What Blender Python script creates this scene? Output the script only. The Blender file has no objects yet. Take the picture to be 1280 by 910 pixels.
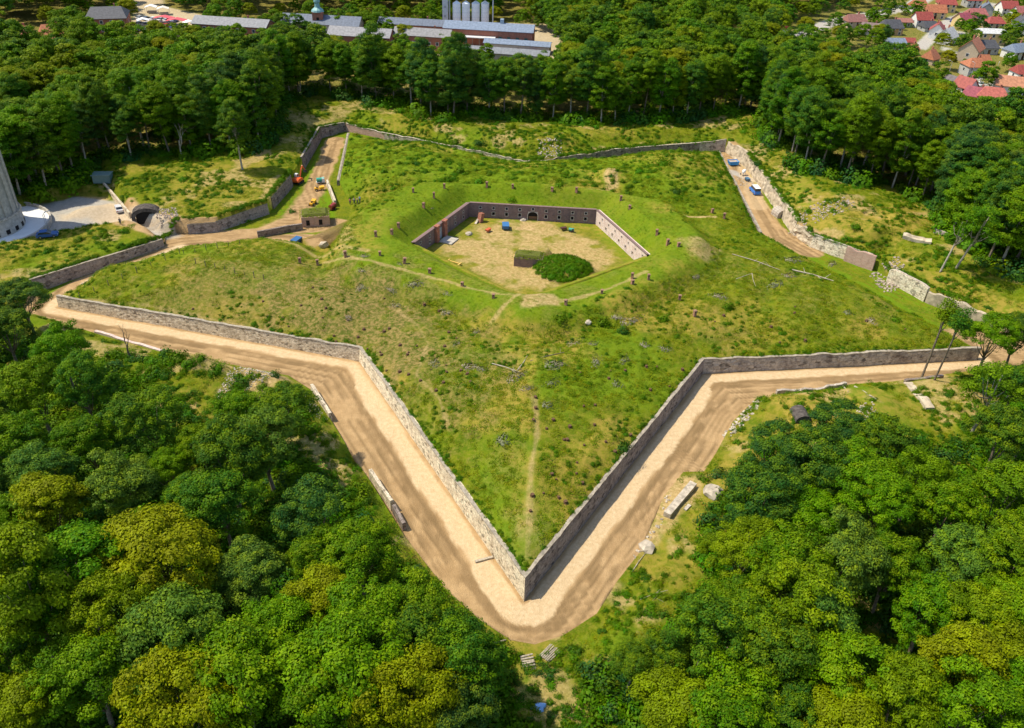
import bpy, math, random
import numpy as np, time
_T0=time.time()
def tick(s): print('TICK',s,round(time.time()-_T0,1),flush=True)
from mathutils import Vector, Matrix
R=math.radians
rng=np.random.default_rng(7); random.seed(7)
sc=bpy.context.scene; COL=sc.collection
# ------------------------------------------------------------------ camera
PW,PH=1280,910
FPX,PITCH,ROLL,CAMH=1023.6,.6026,.035,84.1
cp,sp,cr,sr=math.cos(PITCH),math.sin(PITCH),math.cos(ROLL),math.sin(ROLL)
def ray(px,py):
    dx,dy=px-PW/2,py-PH/2
    xi=cr*dx+sr*dy; yi=-sr*dx+cr*dy
    return np.array([xi,FPX*cp-yi*sp,-FPX*sp-yi*cp])
def U(px,py,z=0.):
    d=ray(px,py); t=(z-CAMH)/d[2]; return (d[0]*t,d[1]*t)
def Ul(pts,z=0.): return np.array([U(p[0],p[1],z if len(p)<3 else p[2]) for p in pts])
cam=bpy.data.cameras.new('camera'); co=bpy.data.objects.new('camera',cam); COL.objects.link(co); sc.camera=co
cam.sensor_width=36; cam.lens=36*FPX/PW; cam.clip_end=6000; cam.clip_start=.5
X=Vector((1,0,0)); Ub=Vector((0,sp,cp)); Rt=cr*X+sr*Ub; Up=-sr*X+cr*Ub; Bk=Rt.cross(Up)
M=Matrix((Rt,Up,Bk)).transposed().to_4x4(); M.translation=Vector((0,0,CAMH)); co.matrix_world=M
# ------------------------------------------------------------------ light
SUN_AZ,SUN_EL=R(172),R(59)
w=bpy.data.worlds.new("World"); sc.world=w; w.use_nodes=True
nt=w.node_tree; bg=nt.nodes['Background']; sky=nt.nodes.new('ShaderNodeTexSky'); sky.sky_type='NISHITA'; sky.sun_disc=False
sky.sun_elevation=SUN_EL; sky.sun_rotation=math.pi/2-SUN_AZ; nt.links.new(sky.outputs[0],bg.inputs[0]); bg.inputs[1].default_value=.15
sl=bpy.data.lights.new('sun','SUN'); sl.energy=4.0; sl.angle=R(.53); sl.color=(1,.92,.74); so=bpy.data.objects.new('sun',sl); COL.objects.link(so)
sd=Vector((math.cos(SUN_AZ)*math.cos(SUN_EL),math.sin(SUN_AZ)*math.cos(SUN_EL),math.sin(SUN_EL))); so.rotation_euler=sd.to_track_quat('Z','Y').to_euler()
sc.view_settings.view_transform='Standard'; sc.view_settings.look='None'; sc.view_settings.exposure=.37; sc.view_settings.gamma=1
sc.render.engine='CYCLES'; sc.cycles.max_bounces=5; sc.cycles.diffuse_bounces=2; sc.cycles.transmission_bounces=3; sc.cycles.transparent_max_bounces=4
sc.cycles.caustics_reflective=False; sc.cycles.caustics_refractive=False
try: sc.cycles.use_denoising=True
except Exception: pass
# ------------------------------------------------------------------ noise and polygon maths
def _h(ix,iy,s):
    n=(ix*374761393+iy*668265263+s*2147483647)&0xffffffff
    n=((n^(n>>13))*1274126177)&0xffffffff
    return ((n^(n>>16))&0xffff)/65535.
def vnoise(x,y,sc_,seed=0):
    x=np.asarray(x,float)/sc_+1000; y=np.asarray(y,float)/sc_+1000
    ix=np.floor(x).astype(np.int64); iy=np.floor(y).astype(np.int64); fx=x-ix; fy=y-iy
    fx=fx*fx*(3-2*fx); fy=fy*fy*(3-2*fy)
    return (_h(ix,iy,seed)*(1-fx)+_h(ix+1,iy,seed)*fx)*(1-fy)+(_h(ix,iy+1,seed)*(1-fx)+_h(ix+1,iy+1,seed)*fx)*fy
def fbm(x,y,s,seed=0,o=4):
    t=0;a=.5;n=0
    for i in range(o): t=t+a*vnoise(x,y,s/2**i,seed+i*17); n+=a; a*=.5
    return t/n
def ss(t): t=np.clip(t,0,1); return t*t*(3-2*t)
def dseg(x,y,a,b):
    ex,ey=b[0]-a[0],b[1]-a[1]; t=np.clip(((x-a[0])*ex+(y-a[1])*ey)/(ex*ex+ey*ey+1e-12),0,1)
    return np.hypot(x-a[0]-t*ex,y-a[1]-t*ey)
def dline(x,y,pts,closed=False):
    d=np.full(np.shape(x),1e9); n=len(pts)
    for i in range(n if closed else n-1): d=np.minimum(d,dseg(x,y,pts[i],pts[(i+1)%n]))
    return d
def inside(x,y,pts):
    c=np.zeros(np.shape(x),bool); n=len(pts)
    for i in range(n):
        x1,y1=pts[i]; x2,y2=pts[(i+1)%n]
        if y1==y2: continue
        c^=((y1>y)!=(y2>y))&(x<(x2-x1)*(y-y1)/(y2-y1)+x1)
    return c
def sdist(x,y,pts):   # positive inside
    d=dline(x,y,pts,True); return np.where(inside(x,y,pts),d,-d)
def offset(pts,d):    # inward offset of a closed polygon
    pts=np.array(pts); n=len(pts); ar=sum(pts[i][0]*pts[(i+1)%n][1]-pts[(i+1)%n][0]*pts[i][1] for i in range(n))
    s=1 if ar>0 else -1; out=[]
    for i in range(n):
        e1=pts[i]-pts[i-1]; e2=pts[(i+1)%n]-pts[i]; e1/=np.hypot(*e1); e2/=np.hypot(*e2)
        n1=np.array([-e1[1],e1[0]])*s; n2=np.array([-e2[1],e2[0]])*s
        b=n1+n2; b/=max(.35,(b@b)/2); out.append(pts[i]+b*d)
    return np.array(out)
# ------------------------------------------------------------------ plan of the fort (metres; ditch floor z=0)
C0=np.array([3.4,165.])
STARP=[(655,752,0,3.5),(449,452,0,2.7),(73,384,0,2.3),(108,353,0,.1),(230,316,0,.1),(345,304,0,.1),(412,318,0,.1),(432,290,0,.1),(436,262,0,.2),(421,232,0,1.2),(433,170,2,2.8),
       (648,207,2,3.3),(901,192,2.5,3.1),(953,294,1,1.5),(1222,450,0,2.4),(878.6,467,0,2.9)]
STAR=Ul([p[:3] for p in STARP]); STARH=np.array([p[3] for p in STARP])
FLOOR=1.4
COURT=Ul([(519,322),(587,271),(744,280),(806,337),(655,392)],FLOOR)
# ditch outer edge: px,py,z | vertical step, level behind, width of the slope
DP=[(33,388,0,0,2,4),(76,400,0,0,1.6,3),(122,418,0,.6,2,4),(205,443,0,.9,2.2,4),(235,447,0,.2,3.2,4),(297,458,0,.3,3,4),(363,468,0,.1,2.4,4),(393,489,0,.5,2.2,4),(416,525,0,.8,2.4,3),(440,562,0,.4,2.5,3),(470,610,0,1.0,2.5,3),
    (510,672,0,.6,2.4,3),(560,735,0,.4,2.0,3),(602,772,0,.2,1.2,5),(640,796,0,0,.8,6),(668,801,0,0,.8,7),(702,790,0,0,1,7),(742,764,0,0,1.2,7),(766,726,0,0,1.2,7),(796,688,0,0,.8,7),(826,618,0,0,.8,6),(851,588,0,.1,1.2,6),(877,587,0,.1,1.2,5),
    (891,566,0,.2,1.6,5),(912,528,0,.5,2.4,4),(944,498,0,.6,2.6,4),(1036,487,0,.6,2.8,4),(1060,480,0,.3,2.6,4),(1124,475,0,.2,2.2,4),(1228,460,0,.2,1.8,5),(1330,452,0,.2,1.5,6),
    (1350,440,0,2,3,6),(1290,425,0,2.6,4,6),(1158,376,0,2.8,4,6),(1085,335,0,2.8,4,7),(1012,309,0,2.8,4.4,7),(990,293,0,3.5,4.6,7),(972,267,0,3.6,4.6,7),(951,236,0,3.6,4.6,8),(931,209,0,3.6,4.8,9),(906,190,0,3.4,4.8,9),
    (875,182,2,2.4,4.6,8),(765,188,2,1.9,4.4,8),(735,193,2,1.7,4.2,8),(660,199,2,1.3,4.2,8),(575,184,2,1.7,4.2,8),(480,166,2,1.5,4.2,8),(432,160,1,2.4,4.4,8),(403,173,0,3.2,4.6,7),(381,212,0,3.2,4.2,6),(367,233,0,2.7,3.3,5),(343,261,0,2.5,3.2,5),(337,268,0,2.3,3.2,5),(273,290,0,2.1,3.0,5),
    (236,293,0,1.9,2.8,4),(222,293,0,.05,.3,3),(210,298,0,.05,.3,3),(206,309,0,1.5,2.2,2),(130,335,0,2.1,2.6,2),(43,367,0,2.6,3.0,3)]
DIT=Ul([p[:3] for p in DP]); DST=np.array([p[3] for p in DP]); DTOP=np.array([p[4] for p in DP]); DWD=np.array([p[5] for p in DP],float)
STARI=offset(STAR,.8)
COURTO=offset(COURT,-.5)
DITO=offset(DIT,-.5)
def ang(p): return np.arctan2(p[...,1]-C0[1],p[...,0]-C0[0])
NT=1800
TH=np.linspace(-math.pi,math.pi,NT,endpoint=False)
for poly in (STARI,COURTO,DITO):
    for a in ang(np.array(poly)):
        TH[np.argmin(np.abs(TH-a))]=a
TH=np.sort(TH)
def rad(poly,pick=max):
    out=np.zeros(len(TH)); n=len(poly); c,s=np.cos(TH),np.sin(TH)
    best=np.zeros(len(TH))
    for i in range(n):
        a=poly[i]-C0; b=poly[(i+1)%n]-C0; e=b-a; det=c*(-e[1])+s*e[0]
        det=np.where(np.abs(det)<1e-9,1e-9,det)
        r=(a[0]*(-e[1])+a[1]*e[0])/det; u=(c*a[1]-s*a[0])/det
        ok=(u>-1e-6)&(u<1+1e-6)&(r>0); best=np.where(ok&(r>best),r,best)
    bad=best==0
    if bad.any(): best[bad]=np.interp(TH[bad],TH[~bad],best[~bad])
    return best
RC,RS,RD=rad(COURTO),rad(STARI),rad(DITO); RD=np.maximum(RD,RS+1.2)
def polyparam(poly,vals,x,y):   # value interpolated along the nearest edge
    d=np.full(np.shape(x),1e9); v=np.zeros(np.shape(x)); n=len(poly)
    for i in range(n):
        a,b=poly[i],poly[(i+1)%n]; ex,ey=b[0]-a[0],b[1]-a[1]; t=np.clip(((x-a[0])*ex+(y-a[1])*ey)/(ex*ex+ey*ey),0,1)
        q=np.hypot(x-a[0]-t*ex,y-a[1]-t*ey); m=q<d-1e-9; d=np.where(m,q,d); v=np.where(m,vals[i]*(1-t)+vals[(i+1)%n]*t,v)
    return d,v
def bump(x,y,p,r,h,z=4):
    c=U(p[0],p[1],z); return h*np.exp(-((x-c[0])**2+(y-c[1])**2)/(2*r*r))
MOUND=Ul([(420,316),(430,284),(470,250),(530,232),(640,233),(760,243),(835,258),(868,290),(872,328),(815,362),(755,385),(690,404),(650,402),(560,374),(480,352),(432,334)],6.5)
def H_star(x,y):
    d,st=polyparam(STARI,STARH,x,y)
    hard=ss((st-.3)/1.0); full=np.maximum(st,3.0)
    base=st+(full-st)*ss(d/6.)
    z=base+2.3*(1-np.exp(-d/7.))+.045*d
    dc=dline(x,y,COURTO,True)
    ring=4.6+3.3*ss(dc/5.5)+.25*np.sin(x*.21+1)
    mm=ss((sdist(x,y,MOUND)+3.6)/5.2); z=z-.7*ss((y-165)/15)*ss(d/6); z=z+(ring-z)*np.maximum(mm,1-ss((dc-4)/6))
    z=z-1.0*np.exp(-((sdist(x,y,MOUND)+5.)/2.6)**2)*ss(d/5)
    n=(fbm(x,y,9,3)-.5)*2.1*ss(d/4)*(1-.75*mm)+(fbm(x,y,2.2,9,3)-.5)*.42*ss(d/1.5)*ss(.25+dc/10)
    z=z+n
    for b in ((775,402,3.2,1.5),(878,322,3.5,1.3),(762,229,2.2,2.0),(690,225,7,1.2),(840,205,8,2.0),(860,225,6,1.0),(540,185,8,1.4),(480,205,6,.6),(655,395,3.5,.8),(830,392,4.5,1.2),(665,440,6,.6),(475,215,5,.8),(740,232,2.5,-.8),(560,205,5,.5)):
        z=z+bump(x,y,b[:2],b[2],b[3])
    return z
YARD=Ul([(-60,335),(20,310),(100,293),(160,283),(190,300),(225,293),(232,286),(175,275),(150,258),(132,248),(95,240),(30,262),(-60,265)],.3)
STRIP=Ul([(-60,345),(20,315),(100,296),(165,284),(180,287),(196,296),(206,309),(130,335),(43,367),(-60,400)],0)
RAV=Ul([(254,288),(222,283),(200,281),(165,268),(150,245),(130,212),(125,200),(200,196),(300,196),(358,203),(372,228),(343,260),(337,267)],2)
def H_out(x,y):
    d,st=polyparam(DITO,DST,x,y); _,tp=polyparam(DITO,DTOP,x,y); _,wd=polyparam(DITO,DWD,x,y)
    far=2.0+(fbm(x,y,60,21,3)-.5)*1.5
    tp2=tp+(far-tp)*ss((d-14)/30)
    z=st+(tp2-st)*ss(d/wd)
    z=z+((fbm(x,y,7,31)-.5)*1.1+(fbm(x,y,2,41,3)-.5)*.5)*ss(d/3)*ss((260-np.hypot(x,y-165))/60)
    z=z+(.3-z)*ss((sdist(x,y,YARD)+1.2)/1.2)
    s=sdist(x,y,STRIP); z=np.where(s>-1.5,np.maximum(z,z+(2.9-z)*ss((s+.3)/2.5)),z)
    s=sdist(x,y,RAV); z=np.where(s>-2,np.maximum(z,z+(3.5+(fbm(x,y,5,5)-.5)*.8-z)*ss((s+1.)/2.2)),z)
    for b in ((1095,300,3.2,2.0),(1060,290,3.5,1.4),(1125,282,3,1.6),(1040,255,6,1.2),(1110,262,7,1.2),(1180,330,5,1.2),(985,330,2,0),(205,245,3,.6),(330,150,7,1.0),(112,254,2.6,1.4),(92,258,1.8,.8),(360,135,5,1.0),(700,175,9,.8),(600,165,8,.7),(800,165,8,.8),(930,155,7,1.2),
              (262,462,3,.9),(230,455,3,1.1),(1010,515,4,1.0),(1100,505,3,.8),(1195,490,4,1.0)):
        if b[3]: z=z+bump(x,y,b[:2],b[2],b[3],3)
    # dug entrances
    c=U(440,575,0); z=z-1.2*np.exp(-((x-c[0])**2+(y-c[1])**2)/(2*1.6**2))
    c=U(1100,325,0); z=z-2.0*np.exp(-((x-c[0])**2+(y-c[1])**2)/(2*2.2**2))
    c=U(1100,348,0); z=z-2.0*np.exp(-((x-c[0])**2+(y-c[1])**2)/(2*2.2**2))
    return z
def H_ditch(x,y):
    return (fbm(x,y,5,51)-.5)*.25+(fbm(x,y,1.2,57,2)-.5)*.10
ISL=U(704,334,FLOOR+1)
def H_court(x,y):
    z=FLOOR+(fbm(x,y,4,61)-.5)*.3
    dn=np.minimum(dseg(x,y,COURTO[3],COURTO[4]),dseg(x,y,COURTO[4],COURTO[0])); z=z+(4.6-z)*(1-ss((dn-.2)/5.2))
    q=np.hypot((x-ISL[0])/7.2,(y-ISL[1])/6.0)+(fbm(x,y,4,67)-.5)*.25; z=z+2.1*(1-ss((q-.45)/.6))
    c=U(668,311,FLOOR+1.5); q=np.hypot((x-c[0])/4.2,(y-c[1])/2.6); z=z+1.7*(1-ss((q-.7)/.4))
    return z
_TH3=np.concatenate([TH-2*math.pi,TH,TH+2*math.pi]); _R3=lambda r: np.concatenate([r,r,r])
_RC3,_RS3,_RD3=_R3(RC),_R3(RS),_R3(RD)
def HT(x,y):
    x=np.atleast_1d(np.asarray(x,float)); y=np.atleast_1d(np.asarray(y,float))
    a=np.arctan2(y-C0[1],x-C0[0]); r=np.hypot(x-C0[0],y-C0[1])
    rc,rs,rd=np.interp(a,_TH3,_RC3),np.interp(a,_TH3,_RS3),np.interp(a,_TH3,_RD3); z=np.zeros(len(x))
    for m,f in ((r<rc,H_court),((r>=rc)&(r<rs),H_star),((r>=rs)&(r<rd),H_ditch),(r>=rd,H_out)):
        if m.any(): z[m]=f(x[m],y[m])
    return z
def G(px,py,up=0.):
    """point of the terrain seen at a picture position"""
    d=ray(px,py); zs=np.linspace(14,-.6,160); t=(zs-CAMH)/d[2]; x,y=d[0]*t,d[1]*t
    h=HT(x,y); k=np.argmax(h>=zs); k=max(k,1)
    a0,a1=zs[k-1]-h[k-1],zs[k]-h[k]; u=a0/(a0-a1+1e-9); z=zs[k-1]+(zs[k]-zs[k-1])*u; t=(z-CAMH)/d[2]
    x,y=d[0]*t,d[1]*t; return Vector((x,y,float(HT(x,y)[0])+up))
# ------------------------------------------------------------------ materials
def mat(name,build=None,**k):
    m=bpy.data.materials.new(name); m.use_nodes=True; n=m.node_tree; b=n.nodes['Principled BSDF']
    b.inputs['Roughness'].default_value=k.get('rough',.85); b.inputs['Specular IOR Level'].default_value=k.get('spec',.2); b.inputs['Metallic'].default_value=k.get('metal',0)
    if 'col' in k: b.inputs['Base Color'].default_value=(*k['col'],1)
    if build: build(n,b)
    return m
class N:
    def __init__(s,t): s.t=t
    def __call__(s,ty,**k):
        n=s.t.nodes.new('ShaderNode'+ty)
        for a,v in k.items():
            if a.startswith('i_'):
                key=a[2:]; key=int(key) if key.isdigit() else key.replace('_',' ')
                if hasattr(v,'links'): s.t.links.new(v,n.inputs[key])
                else: n.inputs[key].default_value=v
            else: setattr(n,a,v)
        return n
    def mix(s,f,a,b,bt='MIX'):
        n=s.t.nodes.new('ShaderNodeMix'); n.data_type='RGBA'; n.blend_type=bt
        for i,v in ((0,f),(6,a),(7,b)):
            if hasattr(v,'links'): s.t.links.new(v,n.inputs[i])
            elif i==0: n.inputs[i].default_value=v
            else: n.inputs[i].default_value=(*v,1)
        return n.outputs[2]
    def noise(s,vec,scale,det=4,rough=.6):
        n=s('TexNoise'); n.inputs['Scale'].default_value=scale; n.inputs['Detail'].default_value=det; n.inputs['Roughness'].default_value=rough
        if vec is not None: s.t.links.new(vec,n.inputs['Vector'])
        return n.outputs[0]
    def ramp(s,f,lo,hi,a=0.,b=1.):
        n=s.t.nodes.new('ShaderNodeMapRange'); s.t.links.new(f,n.inputs[0]); n.inputs[1].default_value=lo; n.inputs[2].default_value=hi; n.inputs[3].default_value=a; n.inputs[4].default_value=b
        n.interpolation_type='SMOOTHSTEP'; return n.outputs[0]
    def mul(s,a,b,op='MULTIPLY'):
        n=s('Math',operation=op)
        for i,v in ((0,a),(1,b)):
            if hasattr(v,'links'): s.t.links.new(v,n.inputs[i])
            else: n.inputs[i].default_value=v
        return n.outputs[0]
def link(n,a,b): n.links.new(a,b)
def bumpn(q,n,b,h,strength=.5,dist=.1):
    bn=q('Bump'); bn.inputs['Strength'].default_value=strength; bn.inputs['Distance'].default_value=dist; link(n,h,bn.inputs['Height']); link(n,bn.outputs[0],b.inputs['Normal'])
def simple(name,col,var=.25,scale=2.,rough=.8,spec=.25,metal=0,obj=True,dark=None):
    def f(n,b):
        q=N(n); tc=q('TexCoord'); v=tc.outputs['Object'] if obj else tc.outputs['Generated']
        a=q.noise(v,scale); c=q.mix(q.ramp(a,.3,.7),tuple(x*(1-var) for x in col) if dark is None else dark,tuple(min(1,x*(1+var)) for x in col)); link(n,c,b.inputs['Base Color'])
        bumpn(q,n,b,a,.25,.04)
    return mat(name,f,rough=rough,spec=spec,metal=metal)
def foliage(name,cols,seedvar=.3,trans=.3,shade=.5):
    """cols: list of base colours spread over instances by Object Info random"""
    m=bpy.data.materials.new(name); m.use_nodes=True; n=m.node_tree; n.nodes.clear(); q=N(n)
    out=q('OutputMaterial'); oi=q('ObjectInfo'); cr_=q('ValToRGB'); e=cr_.color_ramp; e.interpolation='CONSTANT' if len(cols)>3 else 'LINEAR'
    while len(e.elements)<len(cols): e.elements.new(.5)
    for i,c in enumerate(cols): e.elements[i].position=i/len(cols); e.elements[i].color=(*c,1)
    link(n,oi.outputs['Random'],cr_.inputs[0])
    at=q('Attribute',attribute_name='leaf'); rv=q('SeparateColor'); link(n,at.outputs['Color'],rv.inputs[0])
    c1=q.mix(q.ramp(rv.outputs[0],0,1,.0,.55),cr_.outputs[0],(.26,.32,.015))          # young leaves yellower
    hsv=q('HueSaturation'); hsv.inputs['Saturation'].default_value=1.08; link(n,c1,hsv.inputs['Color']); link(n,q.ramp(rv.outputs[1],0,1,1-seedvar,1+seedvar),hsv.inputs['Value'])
    r2=q.mul(oi.outputs['Random'],7.13); fr=q('Math',operation='FRACT'); link(n,r2,fr.inputs[0])
    link(n,q.ramp(fr.outputs[0],0,1,.488,.514),hsv.inputs['Hue']); 
    p=q('BsdfPrincipled'); link(n,hsv.outputs[0],p.inputs['Base Color']); p.inputs['Roughness'].default_value=.6; p.inputs['Specular IOR Level'].default_value=.12
    t=q('BsdfTranslucent'); tc=q.mix(.5,hsv.outputs[0],(.16,.26,.01)); link(n,tc,t.inputs[0])
    mx=q('MixShader'); mx.inputs[0].default_value=trans; link(n,p.outputs[0],mx.inputs[1]); link(n,t.outputs[0],mx.inputs[2]); link(n,mx.outputs[0],out.inputs[0])
    return m
MT={}
MT['mid']=foliage('foliage_green',[(.068,.185,.010),(.052,.155,.012),(.098,.205,.008),(.050,.145,.018),(.078,.175,.008),(.125,.215,.008)])
MT['dark']=foliage('foliage_dark',[(.032,.112,.020),(.042,.125,.016),(.028,.10,.026)])
MT['bright']=foliage('foliage_bright',[(.090,.235,.008),(.11,.25,.008),(.075,.215,.008)])
MT['yellow']=foliage('foliage_yellow',[(.22,.25,.008),(.27,.265,.010),(.18,.225,.008)])
MT['pale']=foliage('foliage_pale',[(.080,.18,.038),(.09,.185,.032),(.07,.17,.036)])
MT['wood_far']=foliage('foliage_far',[(.064,.178,.012),(.050,.150,.016),(.098,.205,.010),(.052,.145,.020),(.076,.180,.012),(.060,.160,.014),(.155,.22,.010),(.045,.135,.020)])
MT['grass']=foliage('grass_blades',[(.14,.21,.010),(.19,.23,.012),(.11,.19,.010),(.24,.23,.02),(.11,.18,.010)],.25,.3)
MT['weeds']=foliage('weed_leaves',[(.085,.185,.010),(.11,.21,.010),(.07,.155,.012)],.3,.3)
MT['brush']=foliage('brush_twigs',[(.30,.25,.20),(.20,.21,.12),(.34,.28,.22)],.3,.1)
MT['stump']=simple('stump_wood',(.13,.07,.035),.4,3)
MT['bark']=simple('bark',(.17,.135,.095),.4,3)
MT['palebark']=simple('pale_bark',(.36,.31,.24),.3,3)
MT['deadwood']=simple('dead_wood',(.42,.36,.27),.3,4)
def masonry(name,c1,c2,mort,scale=1.6,stain=(.10,.075,.06),st=.5,brick=False,tint=None):
    def f(n,b):
        q=N(n); uv=q('UVMap').outputs[0] if False else q('TexCoord').outputs['UV']
        if brick:
            t=q('TexBrick'); link(n,uv,t.inputs['Vector']); t.inputs['Scale'].default_value=1; t.inputs['Brick Width'].default_value=.5; t.inputs['Row Height'].default_value=.18; t.inputs['Mortar Size'].default_value=.02
            t.inputs['Color1'].default_value=(*c1,1); t.inputs['Color2'].default_value=(*c2,1); t.inputs['Mortar'].default_value=(*mort,1); base=t.outputs[0]; hh=t.outputs['Fac']
        else:
            mpv=q('Mapping'); mpv.inputs['Scale'].default_value=(.8,1.45,1); link(n,uv,mpv.inputs[0]); uvo=uv; uv=mpv.outputs[0]; v=q('TexVoronoi'); link(n,uv,v.inputs['Vector']); v.inputs['Scale'].default_value=scale
            e=q('TexVoronoi',feature='DISTANCE_TO_EDGE'); link(n,uv,e.inputs['Vector']); e.inputs['Scale'].default_value=scale
            sp_=q('SeparateColor'); link(n,v.outputs['Color'],sp_.inputs[0])
            base=q.mix(sp_.outputs[0],c1,c2); hh=q.ramp(e.outputs[0],0,.12); base=q.mix(hh,mort,base)
            uv=uvo; dk=q.ramp(sp_.outputs[1],.86,.9); base=q.mix(dk,base,tuple(x*.35 for x in c1))
        a=q.noise(uv,.22,5,.65); base=q.mix(q.mul(q.ramp(a,.45,.68),st),base,stain)
        a2=q.noise(uv,.9,4,.7); base=q.mix(q.ramp(a2,.35,.75,.0,.55),base,tuple(min(1,x*1.35) for x in c2))
        mp=q('Mapping'); mp.inputs['Scale'].default_value=(1.2,.12,1); link(n,uv,mp.inputs[0]); a3=q.noise(mp.outputs[0],1.,4,.7); base=q.mix(q.ramp(a3,.5,.75,0,.5),base,stain)
        link(n,base,b.inputs['Base Color']); bumpn(q,n,b,hh,.6,.06)
    return mat(name,f,rough=.92,spec=.1)
MT['stone']=masonry('rubble_stone',(.58,.47,.33),(.76,.65,.49),(.34,.27,.19),2.2,(.22,.16,.10),.45)
MT['stone_b']=masonry('cream_stone',(.62,.51,.36),(.82,.71,.54),(.36,.29,.20),2.2,(.30,.22,.14),.35)
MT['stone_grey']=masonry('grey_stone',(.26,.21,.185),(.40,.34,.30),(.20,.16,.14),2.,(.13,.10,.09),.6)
MT['stone_mix']=masonry('patched_stone',(.34,.29,.24),(.58,.50,.40),(.26,.21,.17),1.6,(.16,.12,.10),.75)
MT['stone_dark']=masonry('dark_stone',(.20,.16,.14),(.33,.27,.23),(.16,.12,.10),1.8,(.09,.07,.06),.7)
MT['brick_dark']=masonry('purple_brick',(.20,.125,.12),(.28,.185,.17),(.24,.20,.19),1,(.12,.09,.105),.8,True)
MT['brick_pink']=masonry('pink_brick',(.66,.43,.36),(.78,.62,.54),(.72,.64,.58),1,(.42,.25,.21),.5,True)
MT['brick_red']=masonry('red_brick',(.33,.10,.06),(.42,.15,.09),(.40,.30,.24),1,(.20,.08,.06),.3,True)
MT['brick_ruin']=masonry('ruined_brick',(.45,.24,.18),(.55,.36,.28),(.50,.42,.34),1,(.28,.18,.14),.7,True)
MT['coping']=simple('coping_stone',(.34,.29,.22),.3,1.5)
MT['chimney']=simple('chimney_brick',(.36,.19,.12),.35,5)
MT['hole']=simple('dark_opening',(.018,.015,.014),.2,1)
MT['surround']=simple('pale_surround',(.55,.50,.44),.15,2)
MT['concrete']=simple('concrete',(.46,.42,.36),.2,1.2)
MT['whiteconc']=simple('white_concrete',(.78,.78,.76),.06,.4)
MT['rock']=simple('pale_rock',(.47,.40,.31),.35,1.5)
MT['cliff']=simple('weathered_masonry',(.50,.41,.29),.35,.7)
MT['rubble']=simple('rubble_stone_loose',(.42,.34,.27),.35,2)
def cm(name,col,rough=.45,spec=.5,metal=0,var=.08): 
    if name not in MT: MT[name]=simple(name,col,var,1.5,rough,spec,metal)
    return MT[name]
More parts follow.
